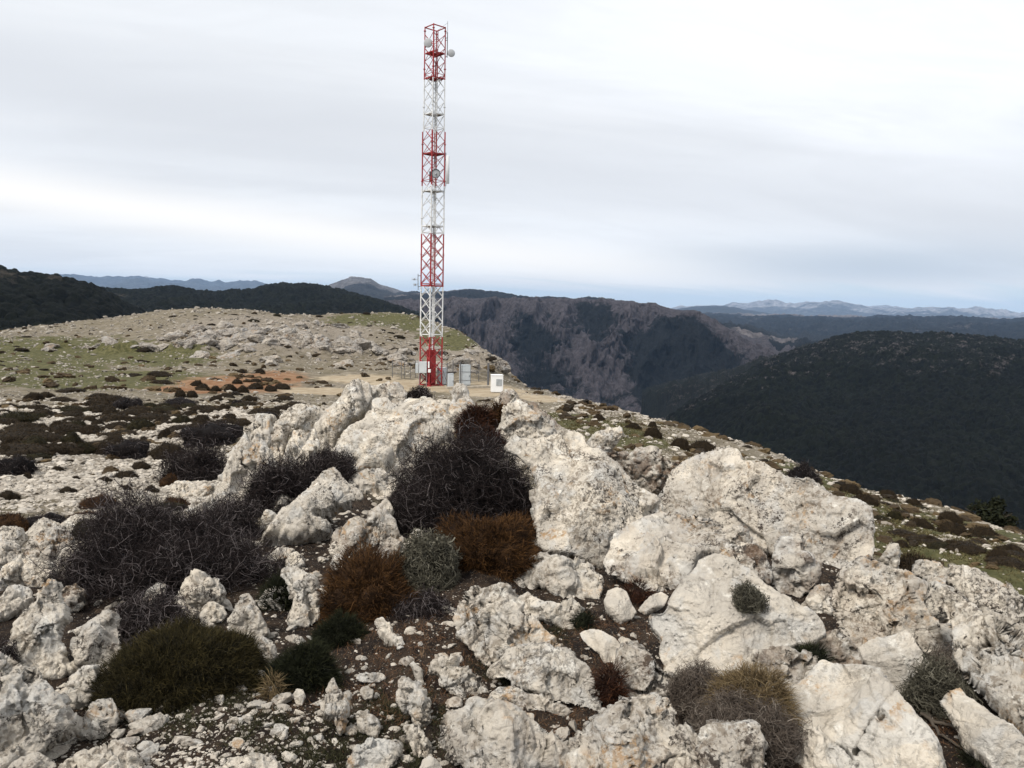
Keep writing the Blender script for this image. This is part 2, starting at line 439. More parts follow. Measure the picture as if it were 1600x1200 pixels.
for it in range(7):                        # keep the land below its own skyline
    l_ = np.arange(math.log(9), math.log(300), .012)
    for th_, e_, d_ in zip(sk_th, sk_e, SKA[:, 2]):
        t_ = base_z(np.full(len(l_), th_), l_) / np.exp(l_); k_ = int(t_.argmax()); dm_ = math.exp(l_[k_])
        if t_[k_] - e_ > 1.0 / F:
            near_ = [i for i, c in enumerate(ctrl) if abs(c[0] - th_) < .012 and abs(c[1] - l_[k_]) < .07 and abs(c[1] - math.log(d_)) > 1e-6]
            zt = e_ * dm_ - .0035 * dm_ * (1 if dm_ < d_ * .97 or dm_ > d_ * 1.03 else .15)
            if near_:
                for i in near_: ctrl[i] = (ctrl[i][0], ctrl[i][1], ctrl[i][2] - (t_[k_] - e_) * dm_ * 1.1)
            else: ctrl.append((float(th_), float(l_[k_]), float(zt)))
    solve()
# log-polar sheet
th_f = np.arange(-.66, .6601, .0026)
th_b = np.concatenate([np.linspace(.68, pi, 60)])
TH = np.concatenate([-th_b[::-1], th_f, th_b])
LD = np.concatenate([np.arange(math.log(.35), math.log(1.8), .05), np.arange(math.log(1.8), math.log(16), .0062), np.arange(math.log(16), math.log(230), .0075), np.linspace(math.log(230), math.log(420), 20)])
NT_, ND_ = len(TH), len(LD)
TT, LL = np.meshgrid(TH, LD, indexing='ij')
small_th = np.linspace(-.72, .72, 220); small_ld = np.linspace(math.log(.35), math.log(420), 330)
st_, sl_ = np.meshgrid(small_th, small_ld, indexing='ij')
ZS = base_z(st_.ravel(), sl_.ravel()).reshape(st_.shape)
far_fall = np.exp(small_ld)
ZS = np.where(far_fall[None] < 1.2, -1.66, ZS)
def bil(grid, x0, x1, y0, y1, x, y):
    nx, ny = grid.shape
    fx = np.clip((x - x0) / (x1 - x0) * (nx - 1), 0, nx - 1.001); fy = np.clip((y - y0) / (y1 - y0) * (ny - 1), 0, ny - 1.001)
    i = fx.astype(int); j = fy.astype(int); fx = fx - i; fy = fy - j
    return grid[i, j] * (1-fx) * (1-fy) + grid[i+1, j] * fx * (1-fy) + grid[i, j+1] * (1-fx) * fy + grid[i+1, j+1] * fx * fy
def smooth_z(th, ld):
    z = bil(ZS, -.72, .72, small_ld[0], small_ld[-1], th, ld)
    d = np.exp(ld); lim = np.interp(th, sk_th, sk_e) * d; s = .0022 * d
    over = np.clip((z - lim) / s, -30, 30)
    z = np.where(d > 14, z - s * np.where(over > 29, (z - lim) / s, np.log1p(np.exp(over))), z)
    w = sstep(1.2, 2.4, np.abs(th))
    return z * (1 - w) + w * (-1.66 - .25 * np.maximum(np.exp(ld) - 3, 0))
def gpoint(px, py):
    """where the line of sight through a photo pixel meets the smooth ground: (x, y, z), range"""
    th, e = bearing_elev(px, py)
    l = np.arange(math.log(1.5), math.log(240), .004)
    z = smooth_z(np.full(len(l), float(th)), l)
    hit = np.nonzero(z >= float(e) * np.exp(l))[0]
    k = hit[0] if len(hit) else -1
    d = math.exp(l[k])
    return np.array([d * sin(th), d * cos(th), z[k]]), d
# rocky outcrop and roughness fields
def blob(px, py, spx, sld):
    """soft spot on the ground, centred where a pixel hits it"""
    p, d = gpoint(px, py)
    return (math.atan2(p[0], p[1]), math.log(d), spx / F, sld)
def field(blobs, th, ld):
    r = np.zeros_like(th)
    for t0, l0, s, sl in blobs:
        r = np.maximum(r, np.exp(-((th - t0) / s) ** 2 - ((ld - l0) / sl) ** 2))
    return r
B_out = [blob(*b) for b in ((430,545,70,.16),(340,535,60,.10),(300,548,40,.07),(520,555,60,.08),(470,520,60,.10),(640,560,70,.10),(740,575,50,.12),(190,550,35,.03),(90,545,25,.02))]
B_grass = [blob(*b) for b in ((60,545,160,.22),(250,560,90,.16),(150,590,200,.18),(700,530,60,.15),(1250,745,120,.25),(1480,830,160,.3),(60,570,110,.18),(180,555,120,.16),(120,600,150,.16),(20,540,60,.12),(250,585,60,.08),(930,668,110,.20),(1000,690,60,.15),(880,650,60,.12),(620,505,70,.12),(560,500,60,.10),(1420,845,60,.25),(1560,880,60,.2),(1330,780,60,.2))]
B_red = [blob(*b) for b in ((370,601,105,.16),(290,610,70,.10),(430,590,60,.12),(25,648,20,.04))]
B_pad = [blob(*b) for b in ((500,612,80,.07),(640,603,100,.10),(760,610,90,.12),(850,622,50,.09),(560,592,80,.07))]
B_stone = [blob(*b) for b in ((150,740,260,.30),(320,770,120,.25),(100,690,200,.25),(250,660,180,.2),(60,655,100,.2),(430,520,180,.2),(720,550,110,.25),(1250,740,80,.3))]
B_soil = [blob(*b) for b in ((620,762,60,.12),(560,800,80,.12),(500,800,80,.12),(700,720,60,.15),(440,780,60,.1),(600,960,230,.30),(650,1060,200,.25),(330,1120,200,.25),(420,900,170,.25),(520,850,130,.2),(950,990,160,.2),(860,1130,160,.2),(1150,1130,200,.2),(1500,1130,140,.25),(720,860,200,.2),(250,960,200,.2),(450,1180,260,.25),(1250,1000,200,.3),(1350,930,120,.25),(150,1020,170,.2),(700,1190,300,.2))]
def ground_fields(th, ld):
    g = field(B_grass, th, ld); r = field(B_red, th, ld); s = field(B_stone, th, ld); d = np.maximum(field(B_soil, th, ld), sstep(math.log(8.2), math.log(6.6), ld)) * sstep(math.log(15), math.log(12), ld) * sstep(.80, .66, np.abs(th)); p = field(B_pad, th, ld); o = field(B_out, th, ld)
    return g, r, s, d, p, o
def detail_z(x, y, th, ld, o, pad):
    P = np.stack([x, y, np.zeros_like(x)], -1)
    d = np.exp(ld)
    a = sstep(2, 9, d)
    z = .035 * fbm(P * 1.3, 4, 3) + .012 * fbm(P * 7, 3, 9) + a * .10 * fbm(P * .35, 3, 5)
    far = sstep(25, 80, d)
    z = z * (1 - .6 * pad) + np.minimum(1, d / 150) * far * (1 - .85 * pad) * (.22 * fbm(P * .25, 5, 21, .6) + .10 * fbm(P * 1.1, 3, 22))
    rk = ridged(P * np.array([.22, .45, 1]), 5, 31, .6)
    z = z + sstep(.15, .8, o) * (1.7 * np.maximum(rk - .05, 0) + .45 * fbm(P * .9, 3, 33))
    return z
def ground_z(x, y):
    x = np.atleast_1d(np.asarray(x, float)); y = np.atleast_1d(np.asarray(y, float))
    th = np.arctan2(x, y); ld = np.log(np.hypot(x, y))
    o = field(B_out, th, ld); p = field(B_pad, th, ld)
    return smooth_z(th, ld) + detail_z(x, y, th, ld, o, p)
th, ld = TT.ravel(), LL.ravel(); d = np.exp(ld)
gx, gy = d * np.sin(th), d * np.cos(th)
g, r, s, so, p_, o_ = ground_fields(th, ld)
s = np.maximum(s, .9 * o_)
gz = smooth_z(th, ld) + detail_z(gx, gy, th, ld, o_, p_)
V = np.stack([gx, gy, gz], 1).reshape(NT_, ND_, 3)
# outer skirt down to the valley floor
sk = []
for k, dd in enumerate((500, 620, 760, 950)):
    w = V[:, -1].copy(); w[:, :2] *= dd / 420.0; w[:, 2] = V[:, -1, 2] + (-470 - V[:, -1, 2]) * ((dd - 420) / 530.0); sk.append(w[:, None])
V = np.concatenate([V] + sk, 1); nd2 = V.shape[1]
def padf(a): return np.concatenate([a.reshape(NT_, ND_), np.repeat(a.reshape(NT_, ND_)[:, -1:], 4, 1)], 1).ravel()
idx = np.arange(NT_ * nd2).reshape(NT_, nd2)
Q = np.stack([idx[:-1, :-1], idx[:-1, 1:], idx[1:, 1:], idx[1:, :-1]], -1).reshape(-1, 4)[:, ::-1]
# close the ring behind and the little hole under the feet
ring = np.stack([idx[-1, :-1], idx[-1, 1:], idx[0, 1:], idx[0, :-1]], -1)[:, ::-1]
Vf = V.reshape(-1, 3); Vf = np.vstack([Vf, [[0, 0, Vf[idx[:, 0], 2].mean()]]])
c_ = len(Vf) - 1
fan = np.stack([idx[:-1, 0], np.full(NT_ - 1, c_), idx[1:, 0]], -1)[:, ::-1]
fan = np.vstack([fan, [[idx[0, 0], c_, idx[-1, 0]]]])
zone = np.stack([padf(g), padf(r), padf(s), padf(so)], 1); zone = np.vstack([zone, [[0, 0, 0, 1]]])
me = make_mesh('ground', Vf, [np.vstack([Q, ring]), fan], M['ground'], True, {'zone': zone, 'pad': np.append(padf(p_), 0)})
add_obj('ground', me, kind='structure')
# finest copy of the height field for things that stand on it
# ------------------------------------------------------------------ rocks: each one a closed, displaced solid of its own
def poly_sd(px, py, poly):
    """signed distance (inside +) and nearest boundary point"""
    a = poly; b = np.roll(poly, -1, 0); e = b - a; L2 = (e ** 2).sum(1) + 1e-9
    sd = np.empty(len(px)); near = np.empty((len(px), 2))
    for s in range(0, len(px), 3000):
        q = np.stack([px[s:s+3000], py[s:s+3000]], 1)
        w = q[:, None] - a[None]
        t = np.clip((w * e[None]).sum(-1) / L2, 0, 1)
        c = a[None] + t[..., None] * e[None]
        d2 = ((q[:, None] - c) ** 2).sum(-1); k = d2.argmin(1)
        r = np.arange(len(q))
        c1 = (a[None, :, 1] > q[:, None, 1]) != (b[None, :, 1] > q[:, None, 1])
        xi = a[None, :, 0] + (q[:, None, 1] - a[None, :, 1]) / (b[None, :, 1] - a[None, :, 1] + 1e-12) * e[None, :, 0]
        ins = ((c1 & (q[:, None, 0] < xi)).sum(1) % 2) == 1
        sd[s:s+3000] = np.sqrt(d2[r, k]) * np.where(ins, 1, -1); near[s:s+3000] = c[r, k]
    return sd, near

def vnormals(V, F):
    n = np.cross(V[F[:, 2]] - V[F[:, 0]], V[F[:, 3]] - V[F[:, 1]])
    N = np.zeros_like(V)
    for k in range(4): np.add.at(N, F[:, k], n)
    return N / (np.linalg.norm(N, axis=1)[:, None] + 1e-12)

_rk = [100]
def rock(label, pts, lean=45, T=.28, back=.5, d=None, yaw=0, fresh=0., stain=0., flute=0., rough=1., rnd=.55, facets=3, crack=None, name='limestone_rock', group=None, sink=.35, at=None):
    """pts: outline of the rock in the photo; lean: degrees its face leans back from upright; T: bulge as a share of its smaller side"""
    _rk[0] += 1; seed = _rk[0]; lr = np.random.default_rng(seed)
    poly = np.array(pts, float).reshape(-1, 2)
    w, h = np.ptp(poly[:, 0]), np.ptp(poly[:, 1]); size_px = math.sqrt(w * h)
    # finer outline with natural jitter
    seg = np.linalg.norm(np.roll(poly, -1, 0) - poly, axis=1); out = []
    for i in range(len(poly)):
        p0, p1, p2, p3 = poly[i-1], poly[i], poly[(i+1) % len(poly)], poly[(i+2) % len(poly)]
        m = max(2, int(seg[i] / 2.5))
        for t in np.arange(m) / m:
            cr = .5 * ((2*p1) + (-p0+p2)*t + (2*p0-5*p1+4*p2-p3)*t*t + (-p0+3*p1-3*p2+p3)*t**3)
            out.append(.45 * cr + .55 * (p1 * (1-t) + p2 * t))
    poly = np.array(out)
    q3 = np.concatenate([poly * .07, np.full((len(poly), 1), seed * 3.7)], 1)
    jx = fbm(q3, 3, seed); jy = fbm(q3 + 50, 3, seed + 7)
    poly = poly + np.stack([jx, jy], 1) * min(3.2, .035 * size_px + .5) * rough
    st = 1.5 if size_px > 60 else 1.25
    if size_px > 220: st = 1.8
    x0, y0 = poly.min(0) - 2 * st; x1, y1 = poly.max(0) + 2 * st
    xs = np.arange(x0, x1, st); ys = np.arange(y0, y1, st)
    GX, GY = np.meshgrid(xs, ys); px, py = GX.ravel(), GY.ravel()
    sd, near = poly_sd(px, py, poly)
    ins = (sd > 0).reshape(GX.shape)
    cell = ins[:-1, :-1] | ins[1:, :-1] | ins[:-1, 1:] | ins[1:, 1:]
    ids = np.arange(GX.size).reshape(GX.shape)
    cy, cx = np.nonzero(cell)
    Qf = np.stack([ids[cy, cx], ids[cy+1, cx], ids[cy+1, cx+1], ids[cy, cx+1]], 1)
    used = np.unique(Qf); remap = -np.ones(GX.size, int); remap[used] = np.arange(len(used)); Qf = remap[Qf]
    px, py, sd, near = px[used], py[used], sd[used], near[used]
    rim = sd < .38 * st
    px = np.where(rim, near[:, 0], px); py = np.where(rim, near[:, 1], py); sdp = np.where(rim, 0, sd)
    # plane of the rock
    if at is not None: bx, by = at
    else:
        by = poly[:, 1].max(); sel = poly[:, 1] > by - .12 * h - 2; bx = poly[sel, 0].mean()
    by_ = min(by, 1330)
    if d is None:
        _, dd = gpoint(bx, by_)
    else: dd = d
    mpp = dd * 1.04 / F
    smaller = min(w, h) * mpp
    Tm = T * smaller
    dd = dd + sink * Tm * (1.0 if d is None else 0)
    A = rays(bx, by_) * dd
    az = math.atan2(A[0], A[1]) + radians(yaw); le = radians(lean)
    n = np.array([-sin(az) * cos(le), -cos(az) * cos(le), sin(le)])
    u = np.array([cos(az), -sin(az), 0.0]); v = np.cross(n, u); v = v if v[2] > 0 else -v
    Rr = rays(px, py); den = Rr @ n
    den = np.minimum(den, -.06)
    P0 = Rr * ((A @ n) / den)[:, None]
    loc = P0 - A; U = loc @ u; W = loc @ v
    S = max(.05, math.sqrt(np.ptp(U) * np.ptp(W)))
    m_in = sdp.max()
    t = np.clip(sdp / (m_in * rnd + 1e-6), 0, 1)
    prof = np.sqrt(np.clip(1 - (1 - t) ** 2.2, 0, 1))
    hf = Tm * prof
    cu, cw = (U.max() + U.min()) / 2, (W.max() + W.min()) / 2
    nf = facets + (4 if S < .6 and rough > .6 else 1)
    for k in range(nf):                      # a few broad broken faces
        a = lr.uniform(0, 2 * pi); sl = lr.uniform(.35, 1.0 if S > .6 else 1.7)
        pl = Tm * lr.uniform(.72, 1.0) + sl * ((U - cu) * cos(a) + (W - cw) * sin(a)) * .5
        q = np.minimum(hf, pl); hf = np.where(prof > 0, np.maximum(q, .12 * Tm * prof), 0)
    Pw = A + u * U[:, None] + v * W[:, None]
    hf = hf * (1 + .35 * fbm(Pw * (1.6 / S), 2, seed + 20)) 
    if flute > 0:
        q = np.stack([U * 5.0 / S, W * .8 / S, np.full(len(U), seed * 1.3)], 1)
        fl = ridged(q, 3, seed + 3)
        hf = hf + flute * Tm * (fl - .25) * np.minimum(1, prof * 1.3)
    if crack is not None:
        cp = np.array(crack, float).reshape(-1, 2); best = np.full(len(px), 1e9)
        for i in range(len(cp) - 1):
            e = cp[i+1] - cp[i]; wv = np.stack([px, py], 1) - cp[i]
            tt = np.clip((wv @ e) / (e @ e), 0, 1); c = cp[i] + tt[:, None] * e
            best = np.minimum(best, np.hypot(px - c[:, 0] + 1.5 * jx[0], py - c[:, 1]))
        hf = hf - .10 * np.exp(-(best / 1.5) ** 2) * min(1, 3 * S)
    back_h = -back * Tm * prof
    nb = len(px); inner = ~rim
    bid = np.arange(nb); bid[inner] = nb + np.arange(inner.sum())
    V = np.concatenate([P0 + n * hf[:, None], (P0 + n * back_h[:, None])[inner]])
    Qb = bid[Qf][:, ::-1]
    Fq = np.concatenate([Qf, Qb])
    # displacement in space: lumps, ledges, pits
    N = vnormals(V, Fq)
    # keep pointing outward
    if (N[:nb] @ n).mean() < 0: N = -N; Fq = Fq[:, ::-1]
    edge = np.concatenate([np.minimum(1, (.14 + sdp / 22) if S > .7 else (.3 + sdp / 12)), np.ones(inner.sum())])
    dl = .055 * min(S, .8) * fbm(V * (2.6 / S) + seed, 3, seed) + .042 * min(S, .7) * ridged(V * np.array([9, 9, 14.]) / max(S, .35) + seed * 2, 3, seed + 1, .55)
    Wp = V + .10 * S * np.stack([perlin(V * (3.1 / S) + 3, 31), perlin(V * (3.1 / S) + 7, 32), perlin(V * (3.1 / S) + 11, 33)], 1)
    big = S > .8
    dl = dl * .5 + (.105 if big else .17) * S * (1 - .45 * fresh) * facets_noise(Wp * np.array([1, 1, .75]) * ((3.0 if big else 2.1) / S) + seed, seed) + min(.045 * S, .024) * (1 - .6 * fresh) * facets_noise(Wp * np.array([1, 1, .6]) * ((10. if big else 6.5) / S) + seed, seed + 5)
    V = V + N * (dl * rough * edge)[:, None]
    N = vnormals(V, Fq)
    tg = sstep(-.25, .35, fbm(V * 2.7 + 4, 2, 23))
    fine = .0025 * fbm(V * 12, 3, 5, .62) + (.0060 * ridged(V * np.array([11, 11, 5.0]), 3, 4, .6) + .0050 * ridged(V * np.array([29, 29, 15.]), 2, 6, .6)) * (.25 + .75 * tg)
    cl = perlin(V * np.array([3.2, 3.2, 2.2]) + .5 * perlin(V * 5, 15)[:, None], 16); cl2 = perlin(V * np.array([7.5, 7.5, 5.]), 17)
    fine = fine - (.034 * np.exp(-(cl / .045) ** 2) * sstep(-.1, .3, perlin(V * 1.5, 18)) + .014 * np.exp(-(cl2 / .05) ** 2) * sstep(-.05, .35, perlin(V * 2.5, 19))) * (1 - .6 * fresh)
    w1, _ = worley(V * 15, 11); w2, _ = worley(V * 34, 12)
    msk = sstep(.0, .45, fbm(V * 2.2, 2, 13))
    pits = -.022 * (1 - sstep(.12, .42, w1)) * msk - .009 * (1 - sstep(.15, .45, w2)) * sstep(-.1, .4, fbm(V * 3.1 + 7, 2, 14))
    k = (.35 + .65 * (1 - fresh)) * min(1.0, .25 + S * 1.6) * rough
    V = V + N * ((fine + pits) * k * (.4 + .6 * edge))[:, None]
    base = A.copy()
    me = make_mesh(name, V - base, Fq, M['rock'], True)
    o = add_obj(name, me, base, label=label, cat='rock', group=group)
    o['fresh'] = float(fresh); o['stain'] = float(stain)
    return o
GR = 'white limestone rocks of the summit outcrop'
def rk(label, pts, **k):
    k.setdefault('group', GR); return rock(label, pts, **k)

# --- tall ridge behind the thorny bush
rk('tallest pale ridge slab leaning back, its jagged peak just below the mast', (532,622,546,604,560,594,576,600,582,612,581,628,572,648,549,662,535,676,527,692,517,714,510,732,492,735,497,700,490,672,505,650,520,638), lean=28, T=.30, flute=.35, d=10.9)
rk('lumpy grey knob on top of the ridge, next to its peak', (574,604,592,605,606,600,618,596,628,606,636,618,636,632,620,644,595,646,580,640,572,620), lean=30, T=.35, d=11.6, stain=.3)
rk('wide smooth cream slab in the middle of the ridge, directly under the mast', (582,626,600,621,618,632,632,626,642,622,652,626,664,625,680,630,692,636,703,645,706,665,694,692,670,710,650,735,640,756,622,752,600,715,560,690,534,690,536,676,548,664,572,650), lean=38, T=.22, rnd=.4, facets=2)
rk('rounded cream bulge standing in front of the wide ridge slab', (526,698,535,678,555,672,578,675,592,685,602,700,614,708,617,722,608,735,600,742,585,736,565,739,545,746,530,742,518,732,515,714), lean=38, T=.35, rnd=.8, fresh=.2)
rk('broad fluted flank at the low end of the ridge beside the dark thorn shrub', (345,770,352,735,360,705,374,690,388,668,400,652,416,648,430,655,424,676,419,697,427,718,433,738,420,750,404,758,390,772,372,780), lean=38, T=.3, flute=.5)
rk('narrow upright fin with a dark cleft on its near side, second from the ridge end', (417,700,424,678,430,662,440,655,455,660,453,680,447,700,441,722,436,734,426,722), lean=30, T=.45, flute=.4, stain=.25)
rk('pointed fin of fluted limestone, third from the ridge end', (440,730,446,704,455,685,462,665,474,657,483,668,481,690,472,707,464,732,450,740), lean=30, T=.45, flute=.4)
rk('stout fin with grooved face rising out of the low thorn shrub', (464,738,470,710,481,690,490,670,499,690,499,716,495,738,479,745), lean=30, T=.45, flute=.4)
rk('blocky capstone lying across the tops of the fins', (438,660,441,648,452,640,468,632,490,635,507,642,512,658,500,678,480,672,460,664), lean=35, T=.4, d=11.2)
rk('thin pale sliver at the foot of the fins', (398,745,404,722,414,708,424,716,430,738,420,756,406,764), lean=35, T=.4, flute=.3)
rk('slender spire with a round hooked tip in front of the grey cabinets', (700,672,703,640,707,612,714,598,722,602,733,615,742,632,748,652,738,668,720,676), lean=15, T=.4, d=9.2)
rk('speckled brown block peeping out behind the rust shrub, below the white cabinet', (766,648,776,622,788,608,802,607,812,622,812,645,790,655), lean=15, T=.4, d=10.2, stain=.7)
rk('low grey ledge at the back of the ridge, behind the spire', (668,640,676,628,690,622,704,626,712,640,704,652,684,650), lean=25, T=.4, d=11.2)
rk('steep shark-fin slab with a sharp tip, behind the great slab', (783,690,786,652,794,632,800,613,808,620,820,630,835,645,850,655,868,670,872,684,856,700,830,700,800,700), lean=28, T=.22, d=8.2)
rk('dark weathered back edge of the shark-fin slab', (812,622,826,628,846,640,862,652,876,668,882,684,868,690,848,668,828,648), lean=20, T=.3, d=8.7, stain=.8)
rk('low pale lip between the thorny bush and the great slab', (742,724,752,706,768,698,786,697,802,706,812,722,800,740,770,742), lean=40, T=.3, d=7.9)
# --- the great slabs right of the bush
rk('great cream slab with ochre lichen, beside the big thorny bush', (790,700,800,682,820,683,840,685,860,680,880,670,898,673,912,680,920,700,935,702,955,718,975,735,990,755,1010,765,1028,775,1036,792,1040,820,1020,845,995,850,966,845,952,872,940,887,915,880,880,870,850,862,838,848,836,800,838,760,830,730,806,712), lean=38, T=.2, rnd=.3, facets=5, flute=.06, rough=.75, yaw=-14)
rk('lower grey-cream slab jammed between the two great slabs', (960,832,990,815,1030,800,1050,800,1080,805,1110,808,1128,822,1138,848,1130,862,1100,868,1086,884,1075,902,1052,927,1030,927,1005,922,985,907,950,897,941,882,950,862), lean=56, T=.22, rnd=.35, stain=.25, rough=.8, facets=4)
rk('highest great slab with an arched top and orange stains at its blunt right end', (1026,785,1040,750,1055,728,1075,715,1100,708,1120,700,1140,697,1155,705,1162,722,1185,730,1210,735,1240,752,1260,752,1290,770,1310,780,1345,785,1362,797,1367,820,1364,870,1352,892,1325,895,1292,903,1262,898,1230,885,1205,868,1180,856,1145,852,1125,835,1108,815,1060,808,1036,804), lean=34, T=.2, rnd=.3, facets=5, stain=.2, rough=.75, yaw=12, d=6.15)
rk('small horn-shaped rock pointing up behind the great slab', (912,702,922,684,934,673,950,670,968,666,973,672,968,686,957,700,937,710,920,712), lean=20, T=.3, d=8.6)
rk('shaded grey slab lying in the notch between the great slabs', (918,716,930,703,950,698,975,705,1000,705,1020,708,1050,720,1064,725,1056,745,1045,765,1034,785,1010,775,985,762,955,745), lean=-12, T=.15, d=7.9, stain=1.)  # no real stain here: the dark colour paints the shade of the notch
rk('rusty brown block wedged in the recess under the highest slab', (1122,858,1130,834,1146,820,1166,826,1176,842,1166,862,1142,866), lean=0, T=.35, d=5.6, stain=1.)  # brown of its own, stained fully so the recess shade is painted in too
rk('dark stained boulder at the mouth of the recess', (1120,868,1140,850,1160,846,1180,852,1196,870,1207,897,1202,915,1172,900,1145,886), lean=18, T=.35, d=5.2, stain=1.)  # truly stained rock, with recess shade painted in by the same darkening
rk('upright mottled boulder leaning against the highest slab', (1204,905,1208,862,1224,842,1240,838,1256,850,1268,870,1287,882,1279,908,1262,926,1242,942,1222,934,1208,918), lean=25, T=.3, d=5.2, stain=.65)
rk('small wedge stone standing in the dark gap beside the mottled boulder', (1250,952,1263,930,1277,912,1297,914,1302,940,1300,967,1287,984,1268,970), lean=25, T=.35, d=4.9, stain=.5)
rk('big square-shouldered boulder with black freckles, above the angular block', (1298,935,1306,905,1320,885,1345,872,1370,880,1395,885,1420,895,1450,915,1468,940,1482,965,1488,1000,1478,1034,1450,1022,1430,1008,1405,1006,1372,1004,1342,1018,1320,1002,1304,970), lean=36, T=.22, rnd=.42, stain=.35)
rk('long grey whaleback slab sloping down towards the valley', (1452,912,1480,920,1510,940,1545,975,1570,1000,1620,1036,1680,1100,1690,1190,1620,1180,1580,1140,1545,1100,1512,1068,1490,1035,1486,995,1474,950), lean=55, T=.2, rnd=.5, flute=.15)
rk('small upright stone with a slanted top, behind the square-shouldered boulder', (1368,884,1380,862,1392,852,1404,851,1406,870,1402,888,1385,890), lean=15, T=.3, d=6.4)
rk('flat grey stone in dark shade next to the slanted upright stone', (1424,892,1434,878,1447,874,1464,879,1482,889,1494,904,1470,910,1446,904), lean=45, T=.35, d=6.6)
rk('humped grey rock on the crest beside the freckled boulder', (1442,912,1456,900,1478,902,1498,916,1512,934,1500,948,1472,936), lean=45, T=.35, d=5.9)
rk('farthest rounded crest rock overlooking the grassy slope', (1476,896,1498,888,1530,892,1560,908,1592,930,1630,956,1640,1000,1590,994,1552,972,1520,946,1494,920), lean=52, T=.25, flute=.2)
rk('knobbly ledge between the crest rock and the whaleback slab', (1506,940,1536,958,1580,985,1630,1000,1650,1060,1590,1032,1548,1002,1516,966), lean=52, T=.3, stain=.3)
# --- centre and right, close by
rk('flat-topped layered rock at the foot of the great slab', (799,908,810,890,825,875,845,863,865,868,885,872,910,878,930,893,942,905,938,926,931,944,910,942,885,940,860,927,840,917,825,927,808,922), lean=55, T=.4)
rk('cracked lower step beneath the flat-topped layered rock', (806,930,825,927,840,940,870,950,900,942,912,955,914,970,900,987,880,992,870,980,850,973,830,966,813,952), lean=48, T=.4)
rk('big fissured boulder with a blue-grey cheek, beside the dark bare soil', (708,965,715,945,725,925,740,911,755,920,780,922,805,930,818,945,815,960,835,965,850,980,876,1006,862,1018,832,1024,806,1032,782,1046,757,1040,740,1022,724,1004,711,986), lean=45, T=.3, rnd=.5, stain=.1)
rk('long pale slab with an undercut lower edge, below the fissured boulder', (762,1046,782,1032,800,1012,830,1008,860,1008,885,1018,905,1030,925,1050,935,1080,943,1113,925,1110,895,1102,860,1093,830,1078,800,1064,776,1058), lean=52, T=.26, fresh=.3)
rk('smooth white egg-shaped stone on the dark soil', (943,940,950,922,965,918,980,925,988,945,994,955,988,966,972,977,958,967,947,952), lean=45, T=.3, fresh=1., rough=.5)
rk('small tan stone lying next to the white egg-shaped stone', (996,954,1005,942,1018,932,1032,924,1044,932,1037,947,1022,957,1008,961), lean=50, T=.35, fresh=.9, rough=.5)
rk('smooth white tongue-shaped stone pressed into the dark soil', (905,990,915,985,940,987,960,998,975,1010,982,1022,966,1034,958,1043,945,1040,935,1021,918,1008), lean=50, T=.28, fresh=1., rough=.5)
rk('grey cone-shaped rock dotted with black lichen', (958,1040,968,1018,992,1010,1005,1020,1025,1040,1045,1055,1057,1066,1048,1085,1022,1092,990,1096,972,1090,968,1062), lean=42, T=.4, stain=.55)
rk('great white triangular boulder with a chalky lit face', (1012,965,1020,960,1035,960,1050,935,1070,905,1085,885,1100,868,1125,865,1150,875,1175,890,1195,910,1225,930,1260,950,1285,975,1292,996,1256,1012,1215,1024,1195,1046,1160,1052,1120,1062,1070,1066,1040,1054,1030,1022,1028,1000,1016,986), lean=46, T=.24, rnd=.45, fresh=.72, rough=.8)
rk('rough black-speckled ledge at the lower corner of the white triangular boulder', (1158,1042,1175,1020,1202,1012,1240,1016,1272,1028,1284,1048,1262,1074,1240,1096,1224,1108,1212,1086,1188,1066), lean=48, T=.3, stain=.6)
rk('long dark brown stone in the gap above the cracked slab', (1272,1004,1290,988,1310,990,1328,1000,1340,1015,1354,1036,1346,1048,1320,1044,1300,1042,1280,1026), lean=45, T=.35, stain=.8)
rk('huge smooth slab split by one long hairline crack', (1226,1092,1240,1075,1262,1058,1275,1040,1282,1030,1300,1035,1318,1040,1340,1038,1352,1048,1375,1058,1390,1078,1410,1100,1440,1130,1460,1155,1472,1180,1476,1230,1400,1250,1340,1215,1328,1185,1300,1164,1270,1148,1240,1140,1229,1114), lean=50, T=.2, rnd=.35, facets=2, fresh=.75, rough=.6, crack=(1399,1090,1388,1108,1376,1122,1368,1138,1356,1152,1346,1168,1336,1184))
rk('angular smooth block with straight edges, wedged under the freckled boulder', (1340,1013,1360,1003,1390,998,1418,990,1430,1005,1445,1030,1460,1055,1464,1064,1446,1074,1428,1090,1418,1102,1405,1092,1385,1070,1365,1054,1350,1037), lean=42, T=.3, rnd=.35, facets=4, fresh=.85, rough=.5)
rk('plank-shaped smooth slab lying beside exposed brown roots', (1466,1095,1485,1085,1500,1078,1512,1095,1540,1118,1570,1145,1620,1185,1660,1260,1575,1250,1547,1205,1510,1168,1489,1132), lean=55, T=.3, fresh=.8, rough=.5)
rk('short loaf-shaped rock at the toe of the cracked slab', (1232,1155,1245,1138,1260,1135,1285,1150,1310,1165,1326,1181,1328,1198,1302,1212,1265,1214,1240,1184), lean=48, T=.35, fresh=.3)
rk('fist-sized pale stone below the loaf-shaped rock', (1312,1206,1320,1194,1332,1189,1344,1194,1350,1208,1336,1222,1318,1220), lean=50, T=.4, fresh=.4)
rk('domed boulder with pocked grey top, nearest to the camera in the middle', (872,1225,890,1180,910,1150,935,1125,960,1105,985,1090,1015,1088,1042,1090,1055,1110,1062,1130,1080,1140,1082,1156,1062,1178,1046,1205,1030,1240,900,1245), lean=48, T=.3, rnd=.6, stain=.15)
